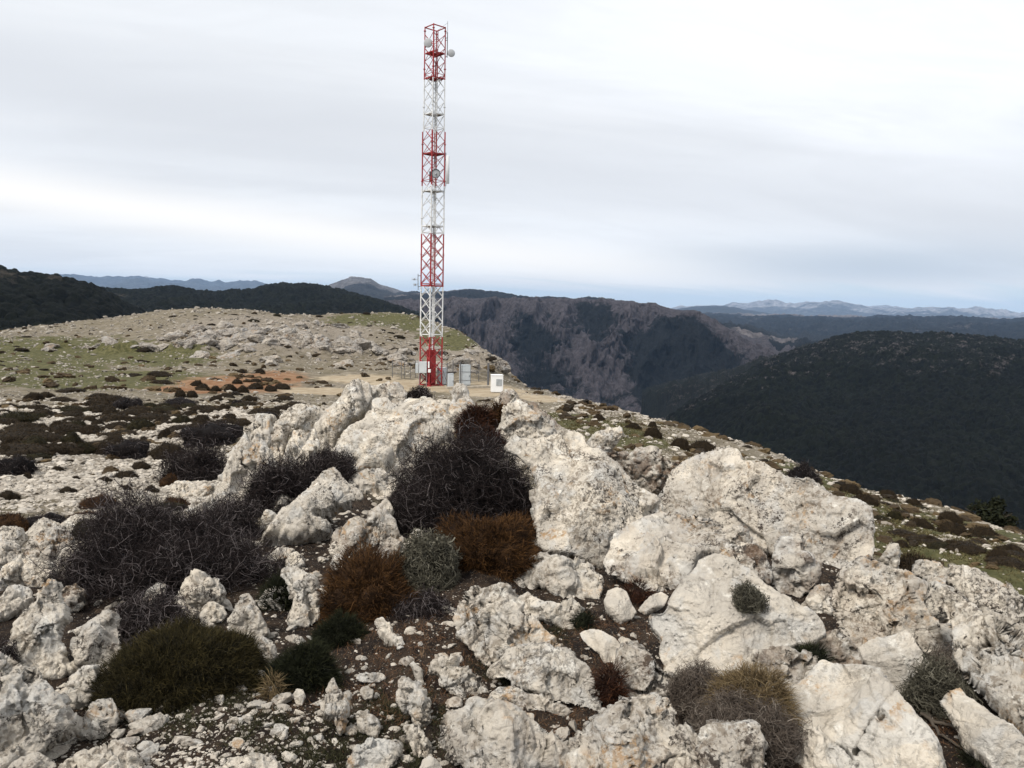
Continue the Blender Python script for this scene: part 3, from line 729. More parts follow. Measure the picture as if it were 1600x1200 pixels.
rk('rounded boulder with a black hollow near its right end', (1043,1215,1060,1180,1080,1150,1105,1140,1140,1135,1175,1128,1190,1140,1199,1165,1196,1200,1190,1245,1060,1245), lean=48, T=.3, rnd=.6, stain=.2)
rk('wide knobbly boulder with dark undersides, below the long pale slab', (699,1135,710,1115,725,1105,740,1084,755,1092,775,1105,800,1110,830,1125,860,1145,870,1160,886,1174,882,1196,862,1214,800,1222,740,1212,723,1184,705,1152), lean=45, T=.32, rnd=.55, stain=.25)
rk('round stone sitting on the wide knobbly boulder', (762,1092,775,1076,800,1071,818,1078,824,1094,802,1108,780,1106), lean=42, T=.4, fresh=.3)
rk('thin curved plate of rock bridging the soil hollow', (803,1102,818,1084,850,1088,880,1103,894,1112,880,1119,850,1117,825,1112), lean=40, T=.35, stain=.35)
rk('small clean white chip resting on the wide knobbly boulder', (813,1122,822,1113,833,1115,834,1124,824,1130), lean=40, T=.4, d=2.93, fresh=1.)
rk('ragged gnawed stone shaped like an arrowhead', (669,1048,680,1035,695,1030,712,1038,720,1050,740,1055,755,1065,766,1081,745,1091,720,1088,700,1078,684,1072,690,1060), lean=50, T=.4, rough=1.3)
rk('tall eroded pinnacle stone with a pointed tip among short grass', (619,1080,628,1062,633,1057,642,1070,655,1078,667,1095,669,1116,667,1132,655,1136,645,1132,640,1114,625,1107,621,1092), lean=38, T=.4, flute=.4, rough=1.3)
rk('hollowed bone-white stone just below the pinnacle stone', (633,1135,645,1131,655,1130,663,1146,673,1169,667,1182,650,1184,640,1162), lean=42, T=.4, flute=.4, rough=1.3)
rk('fan-shaped fluted stone left of the pinnacle stone', (498,1098,508,1085,525,1083,538,1085,547,1100,546,1119,541,1138,532,1151,524,1134,517,1120,504,1114), lean=38, T=.4, flute=.5, rough=1.3)
rk('pitted small stone between the fan-shaped and pinnacle stones', (554,1118,562,1110,575,1112,588,1122,595,1138,586,1151,570,1145,557,1131), lean=48, T=.4, rough=1.2)
rk('flat speckled stone in short grass at the very bottom', (546,1192,560,1170,575,1158,600,1155,623,1160,620,1182,606,1202,570,1208), lean=55, T=.35)
rk('smooth yellowish cobble at the very bottom', (653,1212,660,1188,670,1181,682,1186,691,1201,686,1220), lean=40, T=.45, fresh=1., rough=.4)
rk('low flat white stone on brown litter', (556,1061,562,1052,580,1054,598,1051,604,1059,590,1067,570,1066), lean=52, T=.4)
rk('bone-shaped white stone under the dark green tuft', (591,986,598,972,608,978,615,990,628,1000,635,1013,626,1019,614,1008,600,1000), lean=50, T=.5, rough=1.1)
rk('little pointed stone above the fan-shaped stone', (509,1080,515,1065,522,1059,528,1076,526,1085,515,1086), lean=35, T=.45)
rk('crumbly small stone with a hole, on short grass', (561,1082,566,1074,576,1073,584,1080,581,1092,570,1094), lean=45, T=.45, stain=.3)
rk('stick-like slim stone lying on brown litter', (640,1039,647,1032,655,1044,661,1056,663,1070,655,1073,650,1056), lean=55, T=.5, fresh=.5)
rk('grey pebble below the round dark green cushion', (458,1084,464,1076,474,1079,477,1090,472,1102,462,1099), lean=45, T=.45, fresh=.5)
rk('weathered column of rock lying beside a green tuft', (438,900,445,885,460,883,475,888,487,900,494,915,501,940,499,964,486,978,465,978,451,972,457,946,456,920,446,911), lean=44, T=.35, stain=.15)
rk('rounded pale rock half hidden by the green tuft', (403,948,412,928,428,915,440,912,452,919,457,938,442,954,420,956), lean=42, T=.35, fresh=.3)
rk('smooth triangular rock at the edge of the olive dome shrub', (355,970,365,950,376,934,388,930,398,940,405,955,416,976,421,992,405,1001,385,994,369,988), lean=40, T=.35)
rk('shallow step of rock below the smooth triangular rock', (383,994,405,994,425,1004,432,1021,416,1034,400,1019), lean=50, T=.35)
rk('contorted rock with dark clefts, beneath the sprawling thorn bush', (277,926,290,908,305,898,325,902,343,915,348,931,339,948,323,948,312,966,295,968,284,947), lean=40, T=.4, rough=1.4, stain=.25)
rk('little white-footed stone beside the contorted rock', (312,958,320,946,334,941,348,948,354,960,346,974,328,978,316,974), lean=40, T=.4)
rk('grey stub of rock poking out of the sprawling thorn bush', (220,940,232,920,246,913,258,916,258,932,244,946,230,950), lean=35, T=.4)
rk('flat pale stone on dark soil below the ridge boulders', (416,870,428,860,450,855,456,866,440,876,424,876), lean=52, T=.4)
rk('small lumpy rock next to the flat pale stone', (444,884,452,868,464,862,474,872,476,886,462,892), lean=42, T=.4)
rk('long low boulder with a dark overhang, below the rounded cream bulge', (411,842,440,802,470,778,490,758,505,735,522,730,534,740,546,753,562,768,567,780,545,785,522,795,506,810,494,815,508,820,518,829,513,842,490,850,465,854,445,851,425,850), lean=42, T=.28, rnd=.5)
rk('smooth rounded boulder touching the big thorny bush', (546,752,560,740,575,733,595,733,612,742,620,753,616,767,605,779,590,785,568,781,553,768), lean=40, T=.35, d=8.6)
rk('round pale stone perched beside the low thorn shrub', (411,787,420,775,435,772,450,776,463,780,461,792,448,803,432,801,415,798), lean=42, T=.4)
rk('small white angular stone under the round pale stone', (407,812,415,797,430,802,438,809,426,818,411,818), lean=42, T=.4, fresh=.6)
rk('flat-topped rock with a black-stained underside beside the big thorny bush', (512,856,520,832,530,822,548,812,563,810,575,815,590,818,598,831,593,848,575,860,555,868,535,871,519,867), lean=44, T=.35, stain=.4)
rk('pitted rock propped against the stems of the big thorny bush', (574,818,580,800,592,788,605,780,613,791,611,811,626,831,637,847,632,864,612,873,594,872,592,852,597,833,589,819), lean=38, T=.35, stain=.35)
rk('pale blunt stone between the big thorny bush and the sage shrub', (634,856,640,838,650,826,660,830,664,846,656,860,642,864), lean=38, T=.4, fresh=.3)
rk('slanting pale stone beside the low russet cushion', (537,894,552,880,566,867,574,871,562,886,549,900), lean=48, T=.4)
rk('slim standing stone beside the slanting pale stone', (516,882,522,868,532,864,538,874,534,890,522,892), lean=35, T=.4)
# --- left side, close by
rk('massive cream boulder cut by the picture edge, with fine scale-like ripples', (-60,1215,-50,1040,-10,1018,12,1020,30,1035,60,1045,72,1065,82,1080,100,1100,111,1125,106,1143,85,1155,60,1176,30,1186,15,1205,-20,1235), lean=46, T=.25, rnd=.5)
rk('tall scarred outcrop above the massive cream boulder', (18,1018,21,975,34,955,48,945,58,925,65,908,86,910,97,935,101,965,93,990,104,1030,116,1050,84,1062,55,1052,24,1040), lean=38, T=.3, flute=.25)
rk('smooth overhanging knob at the picture edge beside the scarred outcrop', (-20,958,5,930,20,915,45,918,50,936,32,954,15,964,-8,975), lean=36, T=.4)
rk('brown-stained rock in shade under the sprawling thorn bush', (84,944,98,922,118,914,134,924,132,948,112,960,92,958), lean=36, T=.4, stain=.7)
rk('pocked upright rock between the thorn bush and the olive dome shrub', (120,1034,121,1000,128,980,140,970,152,962,165,957,179,962,187,985,190,1020,182,1044,165,1048,140,1050), lean=34, T=.35, stain=.2)
rk('low fluted rock touching the near edge of the olive dome shrub', (102,1096,109,1068,120,1048,145,1040,176,1042,181,1060,162,1084,140,1106,119,1112), lean=40, T=.35, flute=.3)
rk('leaning grey rock under the rim of the olive dome shrub', (119,1143,134,1112,150,1095,176,1090,184,1110,182,1138,165,1153,143,1156), lean=40, T=.35)
rk('broad low boulder with holes in its top, in the bottom corner', (82,1215,110,1182,140,1170,165,1160,185,1155,205,1165,220,1186,232,1240,150,1250,90,1240), lean=50, T=.3, stain=.2)
rk('brownish low rock squeezed beside the broad low boulder', (5,1225,20,1190,40,1180,65,1178,88,1196,84,1235), lean=50, T=.35, stain=.2)
rk('elongated pale cobble on gravel below the olive dome shrub', (202,1135,215,1125,232,1122,250,1114,259,1122,252,1140,232,1152,214,1145), lean=50, T=.4, fresh=.4)
rk('smooth white oval stone at the rim of the olive dome shrub', (383,1060,390,1050,402,1046,415,1050,413,1061,398,1067), lean=45, T=.45, fresh=1., rough=.4)
rk('thin flat flake of limestone on gravel', (172,1148,184,1140,196,1138,194,1147,180,1155), lean=58, T=.5, fresh=.5)
rk('blocky white cobble on gravel', (214,1166,224,1158,238,1158,243,1167,232,1174,218,1173), lean=50, T=.45, fresh=.5)
rk('wide flat rock sunk in gravel at the bottom, left of the grass', (345,1212,362,1190,395,1172,415,1180,437,1196,442,1225,380,1232), lean=54, T=.3)
A_L = (('rounded top rock of the pale outcrop by the russet shrubs', (-15,858,-5,832,20,821,36,827,44,841,30,855), .4, 0),
 ('dark-clefted rock in the middle of the pale outcrop', (38,868,48,842,62,830,85,828,106,828,117,840,110,857,98,872,78,886,58,888), .35, .35),
 ('smooth ledge on the upper rim of the pale outcrop', (38,836,55,815,75,811,93,817,98,826,85,838,64,842), .35, 0),
 ('flat ledge stone beside the olive cushion shrub', (96,824,110,808,135,802,153,808,152,820,130,829,108,836), .4, 0),
 ('long inclined slab of the pale outcrop touching the thorn bush', (82,902,93,872,110,855,125,847,147,844,153,856,132,872,117,886,101,904), .35, .1),
 ('grey cube of rock at the picture edge, in the pale outcrop', (-15,885,8,850,25,844,32,860,27,878,10,890), .4, .1),
 ('lumpy lower rock of the pale outcrop at the picture edge', (-15,925,8,886,30,870,56,880,62,902,46,922,20,930), .4, 0),
 ('split rock with a dark notch, in the pale outcrop', (28,892,46,872,75,878,87,895,88,916,64,926,40,912), .35, .3),
 ('lowest bright ledge of the pale outcrop, above the scarred outcrop', (42,912,58,890,80,884,92,900,84,918,56,924), .4, 0))
for lb, pts, T, stn in A_L: rk(lb, pts, lean=42, T=T, stain=stn, rough=1.25)
for lb, pts in (('lowest slab of rubble beside the ridge, below the round thorn shrub', (290,800,300,782,325,772,350,770,366,784,352,802,320,812)),
                ('rounded block at the low end of the ridge, beside the round thorn shrub', (336,772,342,752,356,744,368,754,368,774,352,784)),
                ('dark-topped block against the round thorn shrub', (266,768,274,754,290,750,306,756,308,770,288,778)),
                ('bleached ledge running out from the foot of the ridge', (300,768,318,756,344,754,352,766,330,776,308,778)),
                ('flat bleached ledge among the small russet shrubs', (190,790,205,772,232,766,246,778,240,794,214,800)),
                ('pale low ledge behind the flat-topped sprawl of thorns', (296,838,310,812,336,806,362,812,360,834,326,846))):
    rk(lb, pts, lean=52, T=.35, rough=1.2)
# ------------------------------------------------------------------ shrubs
def dome_spot(l, r, t, b, depth=.85, d=None):
    """ground position and half-sizes of a shrub that spans l..r, t..b in the photo"""
    mx = (l + r) / 2.0; yc = b - .2 * (b - t)
    for _ in range(4):
        if d is None: p, rg = gpoint(mx, yc)
        else:
            p = rays(mx, yc) * d; rg = d
        sl = math.sqrt(rg * rg + p[2] * p[2]); a = math.atan2(-p[2], rg)
        rx = (r - l) / 2.0 * sl / F; H = (b - t) * sl / F
        ry = min(rx * depth, .46 * H / max(.05, sin(a)))
        yc = b - ry * sin(a) * F / sl
    q = H - ry * sin(a)
    rz = math.sqrt(max((.35 * H) ** 2, q * q - (ry * sin(a)) ** 2)) / cos(a)
    z = ground_z(p[0], p[1])[0] if d is None else p[2]
    return np.array([p[0], p[1], z - .02]), rx, ry, rz, math.atan2(p[0], p[1])

def dome_core(k, lr, seed, amp=.12):
    nu, nv = 28, 11
    ph = np.linspace(0, 2 * pi, nu, endpoint=False); e = np.linspace(-.12, pi / 2, nv)
    PH, E = np.meshgrid(ph, e)
    D = np.stack([np.cos(E) * np.cos(PH), np.cos(E) * np.sin(PH), np.sin(E)], -1).reshape(-1, 3)
    r = k * (1 + amp * 2.2 * fbm(D * 1.7 + seed, 2, seed))
    idx = np.arange(nu * nv).reshape(nv, nu)
    Q = np.stack([idx[:-1], np.roll(idx[:-1], -1, 1), np.roll(idx[1:], -1, 1), idx[1:]], -1).reshape(-1, 4)
    return D * r[:, None], Q

def cushion_mesh(name, mat, n, seed, size, blade, width, droop=.25, spread=.5, tip=.75, core=.84, amp=.12):
    """spiny cushion: a dark mound bristling with narrow blades"""
    lr = np.random.default_rng(seed); rx, ry, rz = size; S = np.array(size)
    D = lr.normal(size=(n, 3)); D[:, 2] = np.abs(D[:, 2]) * .9 - .12; D /= np.linalg.norm(D, axis=1)[:, None]
    lump = 1 + amp * 2.2 * fbm(D * 1.7 + seed, 2, seed) + .05 * fbm(D * 7, 2, seed + 4)
    root = D * (lump * lr.uniform(.78, .95, n))[:, None] * S
    N = D / S; N /= np.linalg.norm(N, axis=1)[:, None]
    L = blade * lr.uniform(.5, 1.3, n)
    dr = N + lr.normal(size=(n, 3)) * spread + np.array([0, 0, .25]); dr /= np.linalg.norm(dr, axis=1)[:, None]
    w = np.cross(dr, lr.normal(size=(n, 3))); w /= np.linalg.norm(w, axis=1)[:, None]; w *= (width * lr.uniform(.6, 1.3, n))[:, None]
    mid = root + dr * (L * .55)[:, None]; tipp = root + dr * L[:, None] + np.array([0, 0, -1]) * (L * droop * lr.uniform(0, 1, n))[:, None] + lr.normal(size=(n, 3)) * (L * .12)[:, None]
    V = np.stack([root - w, root + w, mid - w * .75, mid + w * .75, tipp], 1).reshape(-1, 3)
    b = np.arange(n)[:, None] * 5
    Q = b + np.array([[0, 1, 3, 2]]); T = b + np.array([[2, 3, 4]])
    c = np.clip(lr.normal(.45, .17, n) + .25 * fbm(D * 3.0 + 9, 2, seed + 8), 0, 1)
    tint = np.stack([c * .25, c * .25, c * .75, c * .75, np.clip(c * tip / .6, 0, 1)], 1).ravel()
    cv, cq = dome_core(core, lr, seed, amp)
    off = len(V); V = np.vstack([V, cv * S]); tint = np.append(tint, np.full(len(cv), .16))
    return make_mesh(name, V, [np.vstack([Q, cq + off]), T], mat, True, {'tint': tint})

def thorn_mesh(name, mat, n, seed, size, seg, rad, steps=7, pale=.12, core=.66, amp=.2, wild=.55, leaf=0):
    """tangle of crooked twigs"""
    lr = np.random.default_rng(seed); S = np.array(size)
    D = lr.normal(size=(n, 3)); D[:, 2] = np.abs(D[:, 2]) - .1; D /= np.linalg.norm(D, axis=1)[:, None]
    lump = 1 + amp * 2.2 * fbm(D * 1.6 + seed, 3, seed)
    p = D * (lump * lr.uniform(.25, 1.0, n) ** .5 * .9)[:, None] * S
    dr = D / S * S.mean() * .7 + lr.normal(size=(n, 3)) * .75; dr /= np.linalg.norm(dr, axis=1)[:, None]
    sl = seg * lr.uniform(.6, 1.3, n)
    P = [p]
    for k in range(steps - 1):
        dr = dr + lr.normal(size=(n, 3)) * wild + np.array([0, 0, .05]); dr /= np.linalg.norm(dr, axis=1)[:, None]
        q = P[-1] + dr * sl[:, None]
        e = np.linalg.norm(q / S, axis=1) / lump
        q = np.where((e > 1.06)[:, None], P[-1] + (dr * .3 - D * .35) * sl[:, None], q)
        q[:, 2] = np.maximum(q[:, 2], -.02)
        P.append(q)
    P = np.stack(P, 1)
    R = rad * (lr.uniform(.6, 1.5, n) * np.where(lr.uniform(size=n) < .03, 1.8, 1))[:, None] * np.linspace(1, .35, steps)[None]
    V, Q = tubes(P, R, 3)
    base = np.clip(lr.normal(.38, .16, n), 0, 1); base = np.where(lr.uniform(size=n) < pale, lr.uniform(.75, 1, n), base)
    depth = np.linalg.norm(P / S, axis=2)
    tint = np.repeat((base[:, None] * np.ones(steps)).ravel(), 3)
    cv, cq = dome_core(core, lr, seed, amp)
    off = len(V); V = np.vstack([V, cv * S]); tint = np.append(tint, np.full(len(cv), .0))  # near-black core closes the tangle and paints its shaded inside
    F_ = [np.vstack([Q, cq + off])]
    if leaf:
        m = leaf; D2 = lr.normal(size=(m, 3)); D2[:, 2] = np.abs(D2[:, 2]) - .1; D2 /= np.linalg.norm(D2, axis=1)[:, None]
        l2 = 1 + amp * 2.2 * fbm(D2 * 1.6 + seed, 3, seed) + .06 * fbm(D2 * 8, 2, seed)
        c = D2 * (l2 * lr.uniform(.8, 1.02, m))[:, None] * S
        a = lr.normal(size=(m, 3)); a /= np.linalg.norm(a, axis=1)[:, None]; bb = np.cross(a, lr.normal(size=(m, 3))); bb /= np.linalg.norm(bb, axis=1)[:, None]
        s = rad * 5 * lr.uniform(.6, 1.4, m)[:, None]
        LV = np.stack([c - a * s, c + bb * s * .4, c + a * s, c - bb * s * .4], 1).reshape(-1, 3)
        o2 = len(V); V = np.vstack([V, LV]); F_[0] = np.vstack([F_[0], o2 + np.arange(m * 4).reshape(-1, 4)])
        tint = np.append(tint, np.repeat(np.clip(lr.normal(.5, .2, m), 0, 1), 4))
    return make_mesh(name, V, F_, mat, True, {'tint': tint})

_sd = [500]
def shrub(label, box, kind, n, depth=.85, d=None, group=None, name=None, **k):
    """a shrub of its own mesh"""
    _sd[0] += 1
    loc, rx, ry, rz, az = dome_spot(*box, depth=depth, d=d)
    size = (rx * .97, ry, rz * .97); s = (rx * ry * rz) ** (1 / 3)
    if kind in ('thorn', 'thorn_grey', 'sage'):
        nm = name or ('thorn_bush' if kind != 'sage' else 'sage_shrub')
        me = thorn_mesh(nm, M[kind], n, _sd[0], size, k.pop('seg', .055), k.pop('rad', .0022), **k)
    else:
        nm = name or 'cushion_shrub'
        me = cushion_mesh(nm, M[kind], n, _sd[0], size, k.pop('blade', .09), k.pop('width', .0022), **k)
    cat = 'grass' if nm == 'grass_tuft' else 'shrub'
    return add_obj(nm, me, loc, label=label, cat=cat, group=group, rotz=-az)

# one by one, those close to the camera
shrub('big dark thorny bush in the hollow between the cream ridge slab and the great slab', (588,846,664,856), 'thorn', 16000, depth=.8, seg=.042, rad=.0019, pale=.10, core=.72, amp=.2)
shrub('lower skirt of tangled thorn twigs drooping over the russet cushion', (745,842,735,838), 'thorn', 3200, depth=.6, d=6.35, seg=.045, rad=.0022)
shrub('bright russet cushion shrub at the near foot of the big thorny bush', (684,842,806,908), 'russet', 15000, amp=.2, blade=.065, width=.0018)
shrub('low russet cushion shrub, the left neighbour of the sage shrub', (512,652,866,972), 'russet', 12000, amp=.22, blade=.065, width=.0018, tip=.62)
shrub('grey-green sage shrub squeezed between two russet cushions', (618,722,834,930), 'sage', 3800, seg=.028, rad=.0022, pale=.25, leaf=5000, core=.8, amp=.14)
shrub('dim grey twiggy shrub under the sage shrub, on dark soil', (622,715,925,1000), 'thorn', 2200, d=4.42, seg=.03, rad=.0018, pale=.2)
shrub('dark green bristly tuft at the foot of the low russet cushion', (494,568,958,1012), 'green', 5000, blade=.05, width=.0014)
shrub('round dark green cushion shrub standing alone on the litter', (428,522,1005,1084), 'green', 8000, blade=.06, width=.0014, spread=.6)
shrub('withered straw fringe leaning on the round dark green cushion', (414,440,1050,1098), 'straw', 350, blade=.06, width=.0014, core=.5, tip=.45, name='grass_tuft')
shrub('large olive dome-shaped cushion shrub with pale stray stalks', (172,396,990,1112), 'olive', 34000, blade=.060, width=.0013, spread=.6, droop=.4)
shrub('sprawling black thorn bush with silvery bare twigs, above the olive dome shrub', (98,412,795,950), 'thorn', 14000, depth=.75, seg=.042, rad=.0017, pale=.16, amp=.26)
shrub('small grey thorn shrub tucked against the olive dome shrub', (176,288,932,1016), 'thorn_grey', 2600, seg=.04, rad=.0018, pale=.05, tip=None) if False else shrub('small grey thorn shrub tucked against the olive dome shrub', (176,288,932,1016), 'thorn', 2800, seg=.04, rad=.0018, pale=.3)
shrub('rust-red bristly shrub growing out of the ridge beside the spire', (714,776,628,694), 'rust', 5000, d=8.75, blade=.10, width=.003)
shrub('small orange-brown shrub next to the shark-fin slab', (760,797,628,668), 'russet', 2200, d=9.0, blade=.09, width=.003)
shrub('dark red-brown litter bush beneath the rust-red shrub', (730,790,664,705), 'rust', 2600, d=8.1, blade=.08, width=.003, tip=.4)
shrub('little dark twiggy shrub on the skyline of the ridge, below the mast', (634,676,604,632), 'thorn', 900, d=11.9, seg=.05, rad=.004)
shrub('low thorn shrub along the foot of the fluted fins', (380,488,722,803), 'thorn', 3600, seg=.05, rad=.0028, amp=.25)
shrub('thorn shrub spilling past the rounded cream bulge', (470,558,702,760), 'thorn', 2600, d=8.9, seg=.05, rad=.0028)
shrub('round thorn shrub at the low end of the ridge', (254,360,696,762), 'thorn', 3200, seg=.06, rad=.0035)
shrub('flat-topped sprawl of thorns behind the sprawling black thorn bush', (300,412,772,850), 'thorn', 2600, seg=.05, rad=.0026, pale=.15)
shrub('mauve-grey dead thorn bush below the white triangular boulder', (1050,1132,1044,1106), 'thorn_grey', 3600, d=3.32, seg=.022, rad=.0011, pale=.1, core=.7)
shrub('tuft of dry straw-coloured grass behind the domed boulder', (1122,1232,1046,1126), 'straw', 5200, d=3.22, blade=.07, width=.0010, spread=.9, core=.6, name='grass_tuft')
shrub('grey-brown dead twig bush in front of the straw-coloured grass', (1092,1244,1090,1174), 'thorn_grey', 4600, d=3.08, seg=.024, rad=.0011, pale=.12, core=.72)
shrub('small grey-green cushion growing on the white triangular boulder', (1146,1194,908,946), 'sage', 900, d=3.93, seg=.018, rad=.0013, pale=.2, leaf=700, core=.75)
shrub('grey-green low shrub in the gap beside the angular smooth block', (1418,1505,1046,1128), 'sage', 2200, seg=.022, rad=.0014, pale=.2, leaf=1500)
shrub('brown dry shrub between the angular block and the whaleback slab', (1452,1540,1022,1092), 'thorn_grey', 1900, seg=.025, rad=.0013)
shrub('blue-grey tiny shrub sprouting under the cracked smooth slab', (1275,1318,1128,1176), 'sage', 900, seg=.015, rad=.0011, leaf=900)
shrub('small green sprig at the upper corner of the cracked smooth slab', (1248,1290,1006,1030), 'green', 500, d=3.75, blade=.05, width=.0015)
shrub('bright green bristly tuft between two pale rocks', (411,462,908,956), 'green', 2600, blade=.08, width=.002)
shrub('green sprig under the layered rock', (812,836,928,960), 'green', 500, d=4.75, blade=.05, width=.0016)
shrub('green sprig beside the cracked lower step', (893,926,958,992), 'green', 600, blade=.05, width=.0016)
shrub('dry russet tuft behind the white egg-shaped stone', (975,1014,905,948), 'rust', 900, blade=.06, width=.0014, core=.6)
shrub('dry brown tuft in the cleft left of the cone-shaped rock', (932,972,1040,1104), 'rust', 1500, blade=.07, width=.0012, core=.7)
shrub('short green tuft at the very bottom beside the wide knobbly boulder', (856,886,1172,1206), 'green', 600, blade=.05, width=.0012)
shrub('green tuft at the bottom edge near roots', (1510,1545,1178,1206), 'green', 500, blade=.05, width=.0012)
shrub('dark green tuft above the wide knobbly boulder', (782,816,1040,1070), 'green', 600, blade=.05, width=.0014)
shrub('dead brown shrub in the dark gap at the picture edge', (-30,24,1010,1075), 'thorn', 900, seg=.03, rad=.0015)
shrub('dark brown cushion on the crest rocks above the whaleback slab', (1500,1542,955,982), 'brown', 1200, d=6.1, blade=.05, width=.0025)
shrub('black-green cushion between crest rocks and the grassy slope', (1400,1468,868,896), 'brown', 1500, d=7.4, blade=.06, width=.003)
shrub('olive brown cushion beside the humped grey crest rock', (1506,1536,915,936), 'olive', 900, d=6.9, blade=.06, width=.003)

# shared meshes for the cushions farther off
PROTO = {}
for kd in ('brown', 'olive', 'russet'):
    PROTO[kd] = [cushion_mesh('cushion_shrub', M[kd], 3000, 40 + i, (1, 1, 1), .17, .011, spread=.6, core=.9, amp=.11) for i in range(3)]
PROTO['thorn'] = [thorn_mesh('thorn_bush', M['thorn'], 1300, 60 + i, (1, 1, 1), .10, .009, steps=6, core=.82, amp=.22) for i in range(3)]
def copy_shrub(kind, loc, rx, ry, rz, label, group):
    me = random.choice(PROTO[kind])
    o = bpy.data.objects.new('thorn_bush' if kind == 'thorn' else 'cushion_shrub', me); COL.objects.link(o)
    o.location = loc; o.scale = (rx, ry, rz); o.rotation_euler = (random.uniform(-.1, .1), random.uniform(-.1, .1), random.uniform(0, 6.28) if abs(rx / ry - 1) < .3 else -math.atan2(loc[0], loc[1]))
    o['label'] = label; o['category'] = 'shrub'; o['group'] = group
    return o
def far_shrub(kind, box, label, group, depth=.85):
    loc, rx, ry, rz, az = dome_spot(*box, depth=depth)
    return copy_shrub(kind, loc, rx * .93, ry, rz * .95, label, group)
GS = 'cushion shrubs on the stony slope beside the ridge'
LB = {'brown': 'dark brown cushion shrub on the pale stony slope beyond the sprawling thorn bush', 'olive': 'olive cushion shrub on the pale stony slope beyond the sprawling thorn bush',
      'russet': 'russet cushion shrub on the pale stony slope beyond the sprawling thorn bush', 'thorn': 'blackish thorn bush on the pale stony slope beyond the sprawling thorn bush'}
# individually visible ones, each with a label of its own
ONE = (('brown',(135,202,615,638),'wide dark brown shrub at the upper edge of the stony slope, below the green meadow'),
 ('thorn',(250,312,621,637),'flat blackish shrub right below the red earth patch'),
 ('thorn',(165,237,685,719),'long blackish thorn mound alone on pale rubble in the middle of the slope'),
 ('brown',(236,290,686,717),'compact dark mound between the long blackish mound and the large black thorn patch'),
 ('thorn',(280,388,658,699),'large black thorn patch behind the low end of the ridge'),
 ('russet',(250,279,742,764),'small russet cushion at the foot of the round thorn shrub'),
 ('brown',(206,234,717,733),'small dark mound alone on rubble, above the low brown mat'),
 ('brown',(177,216,735,752),'low brown mat on rubble under the small dark mound'),
 ('brown',(150,176,744,757),'tiny dark mound at the tip of the low brown mat'),
 ('brown',(-4,28,764,782),'dark cushion cut by the picture edge, on open rubble'),
 ('thorn',(-20,53,708,742),'black thorn mound cut by the picture edge, at the lower edge of the shrub belt'),
 ('russet',(122,182,770,794),'spreading russet cushion in front of the open rubble'),
 ('brown',(203,230,773,792),'small dark cushion ringed by bleached ledges'),
 ('russet',(253,297,768,794),'reddish cushion right behind the sprawling thorn bush'),
 ('olive',(222,300,786,814),'broad olive cushion touching the back of the sprawling thorn bush'),
 ('olive',(175,214,786,804),'olive cushion between the spreading russet and the broad olive cushion'),
 ('russet',(104,178,788,808),'flat russet cushion beside the pale outcrop'),
 ('russet',(-12,42,793,830),'bright russet shrub at the picture edge above the pale outcrop'),
 ('thorn',(34,108,792,824),'grey dead thorn mat next to the bright russet shrub'),
 ('russet',(152,198,796,822),'russet cushion overhanging the top ledge of the pale outcrop'),
 ('olive',(112,162,814,846),'olive cushion growing down over the pale outcrop'),
 ('brown',(224,250,762,774),'little brown cushion on a bleached ledge'),
 ('thorn',(1225,1280,725,757),'big brown bush on the grassy slope just above the highest great slab'))
for kd, bx, lb in ONE: far_shrub(kd, bx, lb, None or 'shrubs that stand out on the slopes')
SL = (('brown',262,285,632,643),('brown',195,235,634,647),('brown',212,233,644,655),('brown',40,88,640,653),('brown',52,76,658,671),('brown',29,61,668,681),('olive',32,74,685,701),('brown',55,99,699,716),('olive',117,149,694,712),
 ('brown',127,161,666,681),('brown',142,163,656,666),('brown',172,196,659,670),('olive',200,241,656,675),('brown',246,271,666,682),('brown',215,233,679,690),('brown',162,196,680,692),('brown',150,182,694,712),('brown',362,396,652,664),('brown',345,371,644,656),
 ('brown',295,339,632,642),('thorn',360,386,625,635),('olive',97,126,680,698),('brown',85,106,672,683),('brown',95,131,641,652),('thorn',175,226,622,641),('olive',108,135,655,668),('brown',130,152,650,660),('brown',78,100,654,666),('brown',0,24,690,706),('brown',16,36,694,708),('olive',4,30,678,690),('brown',62,84,676,688),
 ('brown',236,262,640,651),('olive',268,300,648,662),('brown',300,332,648,664),('brown',285,310,640,650),('brown',318,345,656,666),('brown',240,262,652,662),('brown',340,362,632,641),('brown',388,420,636,648),('thorn',395,440,640,656),('brown',410,450,650,662),('brown',420,462,634,644),('brown',440,480,628,637),('brown',375,402,618,627),('brown',325,350,618,628),
 ('brown',160,184,640,650),('brown',138,166,634,645),('olive',220,246,628,638),('brown',0,26,632,640),('brown',40,66,614,624),('brown',60,84,612,622),('brown',8,30,655,664),('olive',196,222,692,706),('brown',105,118,700,710),('brown',0,18,704,716),('olive',20,52,712,726),('brown',100,118,716,722),('brown',80,100,724,732),('brown',110,126,742,750),('brown',35,50,738,748),('brown',92,118,760,770),('brown',185,205,755,764),('brown',228,244,756,764))
for kd, l, r, t, b in SL: far_shrub(kd, (l, r, t - 1, b + 1), LB[kd], GS)
for kd, l, r, t, b in (('brown',272,291,609,620),('brown',291,309,609,620),('brown',305,328,599,610),('brown',328,346,602,611),('brown',350,371,601,613),('brown',369,389,603,614),('brown',386,412,598,608),('brown',412,434,602,611),('brown',425,455,599,608),('brown',300,316,596,603),('brown',362,380,594,600),('brown',390,410,590,597),('brown',395,415,575,581),('brown',370,384,576,581)):
    far_shrub('brown', (l, r, t - 1, b + 1), 'dark rounded cushion shrub on the patch of red earth', 'cushion shrubs on the red earth')
